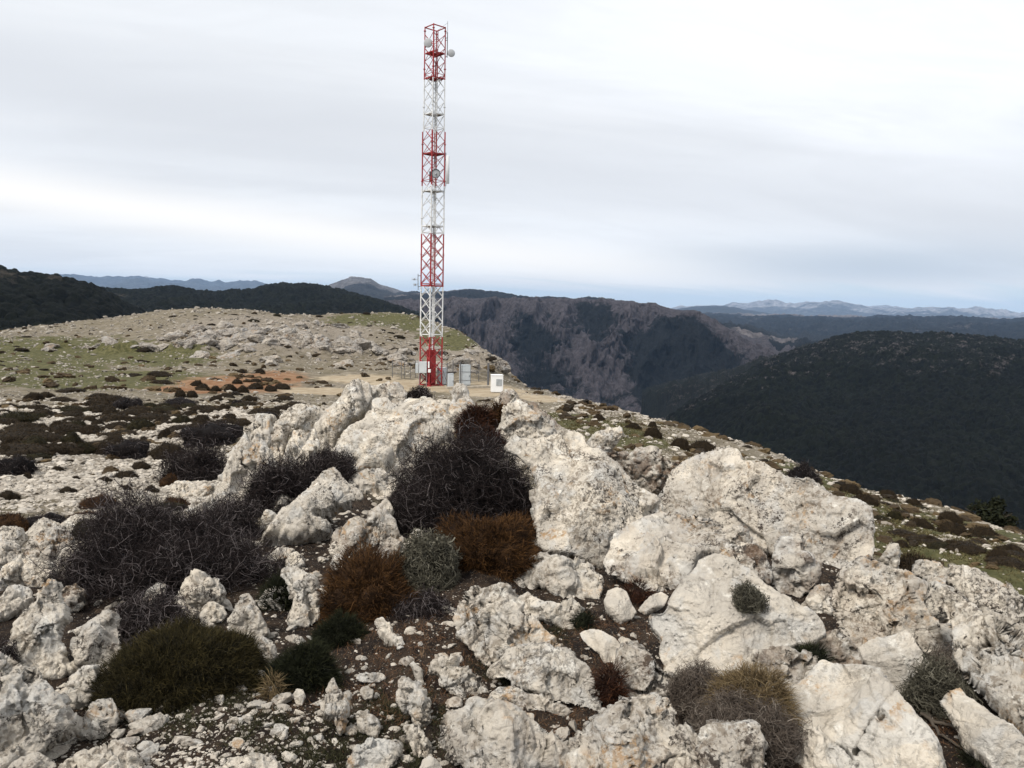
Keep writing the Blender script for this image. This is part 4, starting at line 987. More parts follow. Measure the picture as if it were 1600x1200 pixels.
def scatter_shrubs(n, poly, smin, smax, label, group, kinds, flat=.5, power=1.6):
    poly = np.array(poly, float); x0, y0 = poly.min(0); x1, y1 = poly.max(0); k = 0
    while k < n:
        px, py = random.uniform(x0, x1), random.uniform(y0, y1)
        if poly_sd(np.array([px]), np.array([py]), poly)[0][0] <= 0: continue
        p, rg = gpoint(px, py)
        if rg > 225: continue
        s = smin + (smax - smin) * random.random() ** power
        z = ground_z(p[0], p[1])[0]
        kd = random.choice(kinds); lb = label[kd] if isinstance(label, dict) else label
        copy_shrub(kd, (p[0], p[1], z - .04), s, s * random.uniform(.7, 1.1), s * random.uniform(flat * .8, flat * 1.3), lb, group); k += 1
scatter_shrubs(90, ((0,640),(120,622),(300,618),(470,622),(440,640),(360,668),(240,700),(20,722),(-5,690)), .28, .66, LB, GS, ('brown', 'brown', 'olive', 'brown'), .42, 1.2)
scatter_shrubs(10, ((40,660),(330,640),(400,640),(360,668),(240,690),(20,720),(-5,680)), .16, .38, LB, GS, ('brown', 'olive', 'brown'))
scatter_shrubs(8, ((0,705),(330,700),(330,760),(0,780)), .05, .14, LB, GS, ('brown', 'olive'))
LR = {'brown': 'dark brown cushion shrub on the slope falling to the valley beyond the great slabs', 'olive': 'olive cushion shrub on the slope falling to the valley beyond the great slabs', 'thorn': 'blackish thorn bush on the slope falling to the valley beyond the great slabs'}
GF = 'cushion shrubs on the slope beyond the great slabs'
for kd, l, r, t, b in (('brown',1005,1036,667,684),('brown',1046,1080,682,700),('brown',1076,1120,687,706),('brown',925,946,645,656),('brown',1012,1027,659,668),('brown',975,1003,662,672),('brown',1310,1346,757,772),('brown',1330,1370,772,790),('brown',1372,1400,768,778),('brown',1414,1440,780,790),('brown',1468,1500,799,815),('brown',1466,1512,818,838),('brown',1515,1560,822,842),('brown',1420,1455,812,828),('brown',1474,1500,850,862),('brown',1545,1575,866,880),('olive',1385,1410,800,812),('brown',1560,1600,848,862),('brown',1395,1420,845,856),('brown',1440,1462,838,850)):
    far_shrub(kd, (l, r, t - 1, b + 1), LR[kd], GF, .4)
scatter_shrubs(44, ((1000,655),(1160,695),(1300,752),(1430,790),(1600,842),(1600,905),(1500,875),(1390,830),(1360,790),(1250,740),(1120,700)), .10, .34, LR, GF, ('brown', 'brown', 'olive', 'brown'), .42)
LH = 'small dark cushion shrub dotting the far stony hilltop behind the mast'
scatter_shrubs(46, ((180,505),(330,484),(600,492),(690,512),(760,575),(800,600),(640,580),(480,520),(300,515)), .35, 1.0, LH, 'cushion shrubs on the far hilltop', ('brown', 'brown', 'olive'), .42, 1.4)
scatter_shrubs(18, ((0,520),(200,500),(300,560),(250,610),(0,625)), .35, 1.1, 'dark low shrub scattered over the green meadow', 'shrubs on the green meadow', ('brown',), .3)
# lone small tree below the right-hand skyline
def leafy_tree(name, label, base, h, w, seed, nleaf=5200, leaf=.09):
    lr = np.random.default_rng(seed); root = add_obj(name, None, base, label=label, cat='tree')
    t = np.linspace(0, 1, 8); P = [np.stack([.05 * h * np.sin(t * 3), .03 * h * np.sin(t * 5), t * h * .8], 1)]
    rad = [np.linspace(.035 * h, .008 * h, 8)]
    for k in range(14):
        z0 = lr.uniform(.12, .65) * h; a = lr.uniform(0, 6.28); L = w * lr.uniform(.5, .9)
        P.append(np.stack([np.cos(a) * L * t, np.sin(a) * L * t, z0 + t ** .7 * L * .8], 1)); rad.append(np.linspace(.015 * h, .004 * h, 8))
    V, Q = tubes(np.stack(P), np.stack(rad), 6)
    add_obj('trunk', make_mesh('trunk', V, Q, M['bark']), parent=root)
    C = []; 
    for k in range(26):
        z = lr.uniform(.15, 1.0); rr = w * (1 - .55 * z) * lr.uniform(.3, 1) ; a = lr.uniform(0, 6.28)
        C.append((rr * cos(a) * .8, rr * sin(a) * .8, z * h * .92, w * lr.uniform(.22, .42)))
    C = np.array(C); k = lr.integers(0, len(C), nleaf); D = lr.normal(size=(nleaf, 3)); D /= np.linalg.norm(D, axis=1)[:, None]
    c = C[k, :3] + D * (C[k, 3] * lr.uniform(.5, 1.05, nleaf))[:, None]; c[:, 2] = np.maximum(c[:, 2], .05)
    a = lr.normal(size=(nleaf, 3)); a /= np.linalg.norm(a, axis=1)[:, None]; b = np.cross(a, lr.normal(size=(nleaf, 3))); b /= np.linalg.norm(b, axis=1)[:, None]
    s = leaf * lr.uniform(.6, 1.4, nleaf)[:, None]
    V = np.stack([c - a * s, c + b * s * .5, c + a * s, c - b * s * .5], 1).reshape(-1, 3)
    add_obj('crown', make_mesh('crown', V, np.arange(nleaf * 4).reshape(-1, 4), M['leaf'], True, {'tint': np.repeat(np.clip(lr.normal(.4, .22, nleaf), 0, 1), 4)}), parent=root)
th_, e_ = bearing_elev(1550, 800); dT = 36.0
tz = ground_z(dT * sin(th_), dT * cos(th_))[0]
_, etop = bearing_elev(1550, 778)
leafy_tree('small_tree', 'small green tree peeping over the skyline of the slope, against the dark wooded hill', (dT * sin(th_), dT * cos(th_), tz), max(2.0, float(etop) * dT - tz), 1.15, 5)
# ------------------------------------------------------------------ lattice mast
DT = 67.0
tb = rays(673, 599) * DT
BASE = np.array([tb[0], tb[1], ground_z(tb[0], tb[1])[0] - .02])
def z_at(py, px=676):
    """height above the mast's foot seen at photo row py"""
    a = rays(px, py); return float(a[2] * math.hypot(BASE[0], BASE[1]) - BASE[2])
HT = z_at(42, 679)
bands = [0, z_at(526), z_at(448), z_at(366), z_at(291), z_at(206), z_at(125), HT + 5]
def mat_bands():
    t = NT('mast_paint'); p = t.pos(); sp = t.n('ShaderNodeSeparateXYZ'); t.l(p, sp.inputs[0])
    f = None
    z = t.math('ADD', sp.outputs[2], t.math('MULTIPLY', t.math('SUBTRACT', t.noise(p, 6, 2), .5), .05))
    for k, b in enumerate(bands[1:7]):
        s = t.math('GREATER_THAN', z, b + BASE[2]); s = t.math('MULTIPLY', s, 1 if k % 2 == 0 else -1)
        f = s if f is None else t.math('ADD', f, s)
    n = t.noise(p, 3, 5)
    red = t.mix(t.step(n, .4, .65), (.37, .024, .026), (.27, .032, .030)); wht = t.mix(t.step(n, .4, .65), (.76, .76, .75), (.58, .58, .565))
    t.b.inputs['Specular IOR Level'].default_value = .4
    return t.done(t.mix(f, red, wht), rough=.5)
M['mast'] = mat_bands()
tower = add_obj('radio_mast', None, BASE, label='tall red and white lattice radio mast standing on bare ground', cat='mast')
ang0 = math.atan2(BASE[0], BASE[1])
def half_diag(z): return .925 if z < bands[5] else .855 - .02 * (z - bands[5]) / (HT - bands[5])
OFF = radians(8.6)
def corner(k, z):
    """k: 0 front, 1 right, 2 rear, 3 left"""
    a = -pi / 2 - OFF + k * pi / 2 - ang0 * 0
    r = half_diag(z); return np.array([r * cos(a - ang0), r * sin(a - ang0), z])
for k in range(4):
    m = MB(); zs = [0, bands[5] - .001, bands[5] + .001, HT]
    m.bar(corner(k, 0), corner(k, bands[5] - .01), .056, 8); m.bar(corner(k, bands[5] + .01), corner(k, HT), .046, 8)
    for z in np.arange(2.0, HT, 3.0): m.lathe(corner(k, z), (0, 0, 1), [(-.03, .062), (-.03, .10), (.03, .10), (.03, .062)], 10)
    m.box(corner(k, .04), (.35, .35, .08))
    add_obj('leg', m.mesh('leg', M['mast'], True), parent=tower)
bay = 1.06; nb_ = int(HT / bay)
for k in range(4):
    m = MB()
    for i in range(nb_):
        z0 = i * bay + .1; z1 = z0 + bay
        if z1 > HT: break
        r = .034 if z0 < bands[3] else .025
        a, b = corner(k, z0), corner((k + 1) % 4, z1); c, d_ = corner(k, z1), corner((k + 1) % 4, z0)
        # one diagonal runs just inside of the other
        inn = np.array([a[0] + b[0], a[1] + b[1], 0]) * -.016
        m.bar(a, b, r, 5); m.bar(c + inn, d_ + inn, r, 5)
        if i % 4 == 0: m.bar(corner(k, z0), corner((k + 1) % 4, z0), r, 5)
    m.bar(corner(k, HT - .06), corner((k + 1) % 4, HT - .06), .045, 6)
    add_obj('bracing', m.mesh('bracing', M['mast'], True), parent=tower)
def centre_dir(f): # direction from the axis
    a = -pi / 2 - OFF + f * pi / 2 - ang0; return np.array([cos(a), sin(a), 0])
def plate_axes(): return centre_dir(.5), centre_dir(1.5)
e1, e2 = plate_axes(); rzp = math.atan2(e1[1], e1[0])
for py in (83, 122, 178, 240, 298, 353, 446):
    z = z_at(py); s = half_diag(z) * 2 / math.sqrt(2) - .10
    m = MB()
    m.box(e1 * (-s * .22) + np.array([0, 0, z]), (s * .56, s, .05), rzp)
    m.box(e1 * (s * .29) + e2 * (s * .30) + np.array([0, 0, z + .002]), (s * .44, s * .40, .05), rzp)
    m.box(e1 * (s * .29) - e2 * (s * .36) + np.array([0, 0, z + .002]), (s * .44, s * .26, .05), rzp)
    for q in (-1, 1):
        m.bar(e1 * s * .5 * q - e2 * s * .5 + np.array([0, 0, z - .06]), e1 * s * .5 * q + e2 * s * .5 + np.array([0, 0, z - .06]), .04, 5)
        m.bar(e2 * s * .5 * q - e1 * s * .5 + np.array([0, 0, z - .06]), e2 * s * .5 * q + e1 * s * .5 + np.array([0, 0, z - .06]), .04, 5)
    add_obj('platform', m.mesh('platform', M['mast']), parent=tower)
# ladder with its rungs
m = MB(); lc = e1 * .20 - e2 * .05
for q in (-1, 1): m.bar(lc + e2 * .20 * q + np.array([0, 0, .1]), lc + e2 * .20 * q + np.array([0, 0, HT - .3]), .032, 6)
for z in np.arange(.3, HT - .4, .32): m.bar(lc - e2 * .20 + np.array([0, 0, z]), lc + e2 * .20 + np.array([0, 0, z]), .016, 4)
add_obj('ladder', m.mesh('ladder', M['mast'], True), parent=tower)
m = MB(); tc = -e1 * .05 + e2 * .22
for q in (-1, 1): m.box(tc + e1 * .13 * q + np.array([0, 0, HT * .46]), (.05, .07, HT * .9), rzp)
for z in np.arange(.6, HT * .9, .6): m.box(tc + np.array([0, 0, z]), (.21, .04, .05), rzp)
add_obj('cable_tray', m.mesh('cable_tray', M['mast']), parent=tower)
m = MB()
for i in range(5): m.bar(tc + e1 * (-.08 + .04 * i) - e2 * .05 + np.array([0, 0, .2]), tc + e1 * (-.08 + .04 * i) - e2 * .05 + np.array([0, 0, HT * (.62 + .07 * i)]), .014, 5)
cb = add_obj('feeder_cable', m.mesh('feeder_cable', M['antenna'], True), parent=tower)
m = MB(); m.box(lc * .2 + np.array([0, 0, 1.55]), (.10, .86, 3.0), rzp); m.box(-e2 * .02 + e1 * .36 + np.array([0, 0, 1.35]), (.06, .5, 2.2), rzp)
add_obj('climbing_guard', m.mesh('climbing_guard', M['mast']), parent=tower)
toward = -np.array([BASE[0], BASE[1], 0]) / math.hypot(BASE[0], BASE[1]); rightw = np.array([-toward[1], toward[0], 0])
def mast_pt(px, py, fwd=0.0):
    """point of the mast's own frame seen at a pixel, on the upright plane through its axis"""
    d0 = math.hypot(BASE[0], BASE[1]); a = rays(px, py); b = np.array([a[0], a[1], 0]) 
    n = toward
    s = (np.array([BASE[0], BASE[1], 0]) @ n + fwd) / (b @ n)
    p = a * s; return p - BASE
def dish(px, py, r, aim, fwd=0., drum=False, bracket=None):
    c = mast_pt(px, py, fwd); aim = np.array(aim, float); aim /= np.linalg.norm(aim)
    m = MB()
    if drum: m.lathe(c, aim, [(-.26, .02), (-.24, r * .55), (-.05, r), (.16, r), (.16, r * .94), (.06, r * .9), (.05, .01)], 28)
    else: m.lathe(c, aim, [(-.16, .02), (-.15, r * .4), (-.06, r * .85), (0, r), (.03, r), (.05, r * .85), (.07, .01)], 28)
    o = add_obj('dish_antenna', m.mesh('dish_antenna', M['drum'] if drum else M['dish'], True), parent=tower)
    if drum:
        m = MB(); m.lathe(c, aim, [(.10, r * .90), (.11, r * .6), (.11, .01)], 24); m.box(c + aim * .14 + np.array([0, 0, -.03]), (.10, .10, .14), 0, .02)
        add_obj('feed_housing', m.mesh('feed_housing', M['dish'], True), parent=o)
    if bracket is not None:
        m = MB(); m.bar(c - aim * .12, bracket, .028, 6); m.box(c - aim * .16, (.10, .10, .12), 0)
        add_obj('bracket', m.mesh('bracket', M['darksteel']), parent=o)
c3 = lambda py: corner(3, z_at(py)); c1 = lambda py: corner(1, z_at(py)); c0 = lambda py: corner(0, z_at(py))
dish(669, 67, .36, toward - rightw * .35 + np.array([0, 0, -.1]), .45, bracket=corner(3, z_at(68)))
dish(681, 271, .36, toward + np.array([0, 0, -.12]), 1.05, drum=True, bracket=corner(0, z_at(270)))
# whip mast with its own dish at the top corner
m = MB(); t0, t1 = mast_pt(698.6, 90), mast_pt(699.6, 33)
m.bar(t0, t1 - np.array([0, 0, .9]), .034, 6); m.bar(t1 - np.array([0, 0, .9]), t1, .016, 6)
for py in (51, 59, 62.5, 88): m.bar(mast_pt(698.8, py), corner(1, z_at(py) - .05), .026, 5)
m.bar(mast_pt(699.2, 36), corner(2, HT - .05), .010, 4)
pole = add_obj('antenna_pole', m.mesh('antenna_pole', M['darksteel'], True), parent=tower)
dish(705, 83, .31, toward + rightw * .15, .08, bracket=mast_pt(698.8, 85))
# long panel antenna
m = MB(); p0, p1 = mast_pt(699.2, 287, .05), mast_pt(699.6, 243, .05); m.box((p0 + p1) / 2, (.30, .14, p1[2] - p0[2]), -ang0 + .5, .03)
pan = add_obj('panel_antenna', m.mesh('panel_antenna', M['antenna'], True), parent=tower)
m = MB(); m.bar(mast_pt(696.6, 291), mast_pt(696.8, 238.5), .030, 6)
for py in (249, 283): m.bar(mast_pt(696.8, py), corner(1, z_at(py)), .035, 6); m.bar(mast_pt(696.8, py), mast_pt(699.2, py, .05), .025, 5)
add_obj('mounting_pole', m.mesh('mounting_pole', M['darksteel'], True), parent=pan)
m = MB(); a_, b_ = mast_pt(696, 291), corner(1, z_at(297)); mid = (a_ + b_) / 2 + np.array([0, 0, -.15]); m.bar(a_, mid, .022, 5); m.bar(mid, b_, .022, 5)
add_obj('cable_loop', m.mesh('cable_loop', M['antenna'], True), parent=pan)
# slim grey box inside the third band
m = MB(); m.box(mast_pt(672, 276, .5), (.14, .16, .85), -ang0, .02); add_obj('equipment_box', m.mesh('equipment_box', M['darksteel']), parent=tower)
# small yagi aerials on a stub pole
m = MB(); m.bar(mast_pt(653.4, 453), mast_pt(653.2, 428), .026, 6)
for py in (431, 448): m.bar(mast_pt(653.3, py), corner(3, z_at(py)), .024, 5)
stub = add_obj('stub_pole', m.mesh('stub_pole', M['darksteel'], True), parent=tower)
for py, ln in ((436.5, .55), (445, .42)):
    m = MB(); a_ = mast_pt(653.3, py, .04); dirn = -rightw + toward * .35; dirn /= np.linalg.norm(dirn); m.bar(a_, a_ + dirn * ln, .014, 5)
    for s in np.linspace(.15, .95, 4): m.bar(a_ + dirn * ln * s + np.array([0, 0, -.14]), a_ + dirn * ln * s + np.array([0, 0, .14]), .009, 4)
    m.lathe(a_ + dirn * ln * .6, dirn, [(-.05, .01), (-.04, .07), (.05, .09), (.06, .01)], 12)
    add_obj('yagi_aerial', m.mesh('yagi_aerial', M['steel'], True), parent=stub)
# boxes at the mast's foot
def gbase(px, py): 
    p, rg = gpoint(px, py); p[2] = ground_z(p[0], p[1])[0]; return p
def cabinet(name, label, px, py_bot, wpx, hpx, deep, mat, yaw, door=True, louvre=None, plinth=True, d=None, cat='cabinet'):
    p = gbase(px, py_bot) if d is None else None
    if d is not None:
        p = rays(px, py_bot) * d; p[2] = ground_z(p[0], p[1])[0]
    rg = np.linalg.norm(p); w, h = wpx * rg / F, hpx * rg / F; rz = -math.atan2(p[0], p[1]) + yaw
    root = add_obj(name, None, p, label=label, cat=cat, rotz=rz)
    m = MB(); m.box((0, 0, h / 2 + .05), (w, deep, h), 0, .025); add_obj('body', m.mesh('body', mat), parent=root)
    m = MB(); m.box((0, 0, h + .07), (w * 1.04, deep * 1.06, .05), 0, .015); add_obj('roof', m.mesh('roof', mat), parent=root)
    if plinth:
        m = MB(); m.box((0, 0, -.05), (w * .96, deep * .95, .20)); add_obj('plinth', m.mesh('plinth', M['darksteel']), parent=root)
    if door:
        m = MB(); m.box((0, -deep / 2 - .012, h / 2 + .05), (w * .9, .02, h * .9), 0, .008); dr = add_obj('door', m.mesh('door', mat), parent=root)
        m = MB(); m.box((w * .36, -deep / 2 - .035, h * .5), (.03, .03, .16), 0, .008); add_obj('handle', m.mesh('handle', M['darksteel']), parent=dr)
    if louvre:
        lx, lz, lw, lh = louvre; m = MB(); m.box((lx * w, -deep / 2 - .012, lz * h), (lw * w, .02, lh * h))
        for q in np.linspace(-.45, .45, 9): m.box((lx * w, -deep / 2 - .03, (lz + q * lh) * h), (lw * w * .94, .02, .025))
        add_obj('louvre', m.mesh('louvre', M['louvre']), parent=root)
    return root
cabinet('equipment_cabinet', 'pale grey cabinet close beside the mast, next to the small low cabinet', 690, 602, 12, 25, .55, M['cabinet_grey'], -.45)
cabinet('equipment_cabinet', 'small low blue-grey cabinet between the two taller cabinets', 703.5, 606, 9, 20, .4, M['cabinet_grey'], .25)
cabinet('equipment_cabinet', 'tallest grey cabinet behind the rock spire', 726, 603, 15, 31, .6, M['cabinet_grey'], .38)
cabinet('air_conditioner', 'white free-standing cabinet with a grey louvre, apart from the others', 776, 613, 18, 26, .8, M['cabinet_white'], .12, door=False, louvre=(.14, .63, .5, .40), plinth=False, cat='cooling unit')
# wall boxes fixed to the mast
for nm, x0, x1, y0, y1, f, mt in (('meter_box', 655, 667, 565, 583, .95, 'cabinet_grey'), ('junction_box', 649.5, 654.5, 567, 583, .2, 'cabinet_grey'), ('relay_box', 669, 671.2, 565, 575, 1.0, 'cabinet_white'), ('relay_box', 669, 673, 577, 582, 1.0, 'cabinet_white')):
    c = (mast_pt(x0, y0, f) + mast_pt(x1, y1, f)) / 2; w = abs((mast_pt(x1, y0, f) - mast_pt(x0, y0, f)) @ rightw); h = abs(mast_pt(x0, y0, f)[2] - mast_pt(x0, y1, f)[2])
    m = MB(); m.box(c, (w, .3, h), -ang0 - .1, .02); bx = add_obj(nm, m.mesh(nm, M[mt]), parent=tower)
    if nm == 'meter_box':
        m = MB(); m.box(c + toward * .165, (w * .9, .02, h * .92), -ang0 - .1); add_obj('door', m.mesh('door', M['cabinet_grey']), parent=bx)
        m = MB()
        for i in range(4):
            q = c + rightw * (-.18 + .12 * i) - np.array([0, 0, h / 2]); m.bar(q, q + np.array([.05, .03, -.35 - .05 * i]), .022, 5); m.bar(q + np.array([.05, .03, -.35 - .05 * i]), q + np.array([.18, .3, -.75]), .022, 5)
        add_obj('cable_bundle', m.mesh('cable_bundle', M['cable'], True), parent=bx)
        m = MB()
        for q in (-.48, .48): m.bar(c + rightw * w * q + np.array([0, 0, -h / 2]), c + rightw * w * q * 1.0 + np.array([0, 0, -c[2]]), .03, 5)
        add_obj('stand', m.mesh('stand', M['steel'], True), parent=bx)
# concrete kerb slab
p0, p1 = gbase(697, 608), gbase(766, 607)
m = MB(); c = (p0 + p1) / 2; L = np.linalg.norm((p1 - p0)[:2]); m.box((0, 0, .06), (L, .35, .30), 0, .03)
add_obj('concrete_kerb', m.mesh('concrete_kerb', M['concrete']), c, label='low concrete kerb in front of the grey cabinets', cat='kerb', rotz=math.atan2(p1[1] - p0[1], p1[0] - p0[0]))
# fence round the compound
fp = [(613,590,27,.03),(627,592,26,.025),(632,592,26,.025),(641,591,24,.025),(649,590,27,.025),(669,602,36,.035),(684,597,32,.03),(698.5,606,38,.035),(707.5,603,38,.035),(719,604,38,.05),(735,598,30,.025),(748,597,32,.03),(762.5,604,36,.09)]
f0 = gbase(690, 600); fence = add_obj('wire_fence', None, f0, label='sagging wire fence on thin steel posts round the mast', cat='fence')
tops = []
for px, py, hp, r in fp:
    p = gbase(px, py); h = hp * np.linalg.norm(p) / F; m = MB(); m.bar(p - f0 - np.array([0, 0, .3]), p - f0 + np.array([0, 0, h]), r, 8); m.bar(p - f0 + np.array([0, 0, h]), p - f0 + np.array([0, 0, h + .02]), r * 1.2, 8)
    add_obj('post', m.mesh('post', M['fence'], True), parent=fence); tops.append((p - f0, h))
for a, b in ((0,1),(1,2),(2,3),(3,4),(5,7),(7,9),(9,12),(10,11)):
    for fr in (.25, .6, .95):
        m = MB(); m.bar(tops[a][0] + np.array([0, 0, tops[a][1] * fr]), tops[b][0] + np.array([0, 0, tops[b][1] * fr]), .012, 4); add_obj('wire', m.mesh('wire', M['fence'], True), parent=fence)
for px0, py0, px1, py1 in ((692,580,701,605),(719.5,576,729,602),(685,580,672,590)):
    a = gbase(px0, 603); h = (603 - py0) * np.linalg.norm(a) / F; b = gbase(px1, py1); m = MB(); m.bar(a - f0 + np.array([0, 0, h]), b - f0 - toward * -.6, .032, 6)
    add_obj('stay', m.mesh('stay', M['darksteel'], True), parent=fence)
# ------------------------------------------------------------------ distant land
def interp(pts, x):
    pts = np.array(pts, float); return np.interp(x, pts[:, 0], pts[:, 1])
def ridge(name, crest, foot, dcrest, dfoot, mat, px0, px1, nu, nv, prof=1.0, relief=0., rscale=.004, roct=5, crest_noise=0., push=0., canopy=0., csize=7., bare=None, steep=None, valley=0., back=.6, nback=8, seed=0, rgain=.5, kind='structure'):
    """one hillside: crest and foot traced as lines of sight at true distances; depth, spurs and trees are real relief"""
    px = np.linspace(px0, px1, nu)
    cy = interp(crest, px); fy = interp(foot, px)
    if crest_noise:
        q = np.stack([px * .06, np.zeros(nu), np.full(nu, seed * 1.7)], 1); cy = cy + crest_noise * fbm(q, 5, seed, .6)
    dc = interp(dcrest, px) if np.ndim(dcrest) else np.full(nu, float(dcrest)); df = interp(dfoot, px) if np.ndim(dfoot) else np.full(nu, float(dfoot))
    th, ec = bearing_elev(px, cy); _, ef = bearing_elev(px, fy)
    zc, zf = ec * dc, ef * df
    v = np.linspace(0, 1, nv)
    if steep is None: pr = v ** prof
    else: pr = np.interp(v, *zip(*steep)); pr = np.convolve(np.pad(pr, 6, 'edge'), np.ones(13) / 13, 'valid')
    D = df[:, None] + (dc - df)[:, None] * v[None]; Z = zf[:, None] + (zc - zf)[:, None] * pr[None]
    vb = np.linspace(0, 1, nback + 1)[1:]
    Db = dc[:, None] * (1 + back * vb[None]); Zb = zc[:, None] - (zc - zf)[:, None] * vb[None] ** 1.3 * 1.0
    D = np.concatenate([D, Db], 1); Z = np.concatenate([Z, Zb], 1); nt = D.shape[1]
    w = np.concatenate([np.sin(pi * np.clip(v, 0, 1)) ** .7, np.sin(pi * vb)]) ; w = np.maximum(w, 0) ** (1.9 if push else 1.0)
    T = np.repeat(th[:, None], nt, 1)
    X, Y = D * np.sin(T), D * np.cos(T)
    P = np.stack([X.ravel(), Y.ravel(), np.full(X.size, seed * 7.7)], 1)
    q = P * np.array([rscale, rscale, 1])
    q = q + .6 * np.stack([perlin(q * .7 + 5, seed + 60), perlin(q * .7 + 9, seed + 61), np.zeros(len(q))], 1) * np.array([1, 1, 0])
    rd = ridged(q, roct, seed + 2, rgain).reshape(nu, nt)
    Z = Z + relief * (rd - .25) * w[None]
    if push:
        q2 = np.stack([T.ravel() * 3000 * rscale * 1.3, D.ravel() * rscale * .25, Z.ravel() * rscale * .8], 1)
        pu = ridged(q2, 5, seed + 9, .55).reshape(nu, nt)
        D = D - push * (pu - .2) * w[None]; X, Y = D * np.sin(T), D * np.cos(T)
    if canopy:
        P = np.stack([X.ravel(), Y.ravel(), np.zeros(X.size)], 1)
        wd, wv = worley(P / csize, seed + 3, True); wd = wd.reshape(nu, nt); wv = wv.reshape(nu, nt)
        Z = Z + canopy * (.55 + .75 * wv) * np.sqrt(np.clip(1 - (wd / .75) ** 2, 0, 1))
    A = np.zeros((nu, nt)) if bare is None else bare(np.repeat(px[:, None], nt, 1), np.concatenate([v, np.ones(nback)])[None] * np.ones((nu, 1)), cy[:, None] * np.concatenate([v, np.ones(nback)])[None] + fy[:, None] * (1 - np.concatenate([pr, np.ones(nback)])[None]), rd)
    idx = np.arange(nu * nt).reshape(nu, nt)
    Q = np.stack([idx[:-1, :-1], idx[:-1, 1:], idx[1:, 1:], idx[1:, :-1]], -1).reshape(-1, 4)[:, ::-1]
    V = np.stack([X.ravel(), Y.ravel(), Z.ravel()], 1)
    return add_obj(name, make_mesh(name, V, Q, mat, True, {'bare': np.clip(A.ravel(), 0, 1)}), kind=kind)

def spots(L):
    """bare patches: (px, v, spread px, spread v, strength)"""
    def f(px, v, py, rd):
        r = np.zeros_like(px)
        for a, b, sa, sb, k in L: r = np.maximum(r, (k - .17) * np.exp(-((px - a) / (1.9 * sa)) ** 2 - ((v - b) / (1.7 * sb)) ** 2))
        return r
    return f
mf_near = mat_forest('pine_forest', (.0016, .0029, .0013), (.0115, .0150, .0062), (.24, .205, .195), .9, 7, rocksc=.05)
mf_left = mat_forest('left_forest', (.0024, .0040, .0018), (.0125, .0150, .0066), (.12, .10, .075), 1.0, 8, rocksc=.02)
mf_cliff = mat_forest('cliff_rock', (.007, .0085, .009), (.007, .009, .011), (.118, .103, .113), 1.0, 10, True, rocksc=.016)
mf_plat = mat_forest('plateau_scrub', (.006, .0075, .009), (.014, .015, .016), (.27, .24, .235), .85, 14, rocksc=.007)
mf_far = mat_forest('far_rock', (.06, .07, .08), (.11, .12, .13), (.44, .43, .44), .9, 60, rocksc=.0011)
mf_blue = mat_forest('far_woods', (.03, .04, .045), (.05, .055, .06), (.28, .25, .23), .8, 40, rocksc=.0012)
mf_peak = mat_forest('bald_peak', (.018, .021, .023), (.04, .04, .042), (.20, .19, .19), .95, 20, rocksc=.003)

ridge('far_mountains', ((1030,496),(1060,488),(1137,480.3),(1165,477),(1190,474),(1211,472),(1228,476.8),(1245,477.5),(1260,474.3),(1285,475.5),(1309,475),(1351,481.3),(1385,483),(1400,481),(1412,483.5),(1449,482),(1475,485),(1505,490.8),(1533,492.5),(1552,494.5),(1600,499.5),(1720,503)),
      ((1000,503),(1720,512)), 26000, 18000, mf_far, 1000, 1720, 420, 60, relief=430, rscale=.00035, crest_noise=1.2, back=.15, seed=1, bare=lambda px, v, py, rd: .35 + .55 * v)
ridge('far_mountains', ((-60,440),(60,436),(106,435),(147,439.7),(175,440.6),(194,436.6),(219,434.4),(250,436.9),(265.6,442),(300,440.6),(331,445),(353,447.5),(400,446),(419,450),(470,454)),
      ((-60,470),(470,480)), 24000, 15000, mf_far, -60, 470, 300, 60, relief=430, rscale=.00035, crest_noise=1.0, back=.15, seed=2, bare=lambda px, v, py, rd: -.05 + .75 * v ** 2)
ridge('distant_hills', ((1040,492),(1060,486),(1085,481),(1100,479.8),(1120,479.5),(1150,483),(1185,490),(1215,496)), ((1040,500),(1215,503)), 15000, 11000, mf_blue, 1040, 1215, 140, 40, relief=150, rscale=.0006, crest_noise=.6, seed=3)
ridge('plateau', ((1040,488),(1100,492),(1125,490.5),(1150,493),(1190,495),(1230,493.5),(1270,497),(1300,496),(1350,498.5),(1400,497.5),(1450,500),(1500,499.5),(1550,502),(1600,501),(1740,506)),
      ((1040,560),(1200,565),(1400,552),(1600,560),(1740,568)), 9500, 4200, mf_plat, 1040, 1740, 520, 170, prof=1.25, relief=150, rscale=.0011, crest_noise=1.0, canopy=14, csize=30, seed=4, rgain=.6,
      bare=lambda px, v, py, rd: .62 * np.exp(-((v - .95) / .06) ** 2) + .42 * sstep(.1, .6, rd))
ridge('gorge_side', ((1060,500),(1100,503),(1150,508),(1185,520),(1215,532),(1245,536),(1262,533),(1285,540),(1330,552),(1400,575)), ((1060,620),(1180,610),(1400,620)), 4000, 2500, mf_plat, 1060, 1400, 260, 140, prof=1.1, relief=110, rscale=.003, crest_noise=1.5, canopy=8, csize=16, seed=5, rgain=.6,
      bare=lambda px, v, py, rd: .75 * np.exp(-((px - 1245) / 34) ** 2 - ((v - .86) / .12) ** 2) + .55 * np.exp(-((px - 1175) / 50) ** 2 - ((v - .7) / .18) ** 2) + .2)
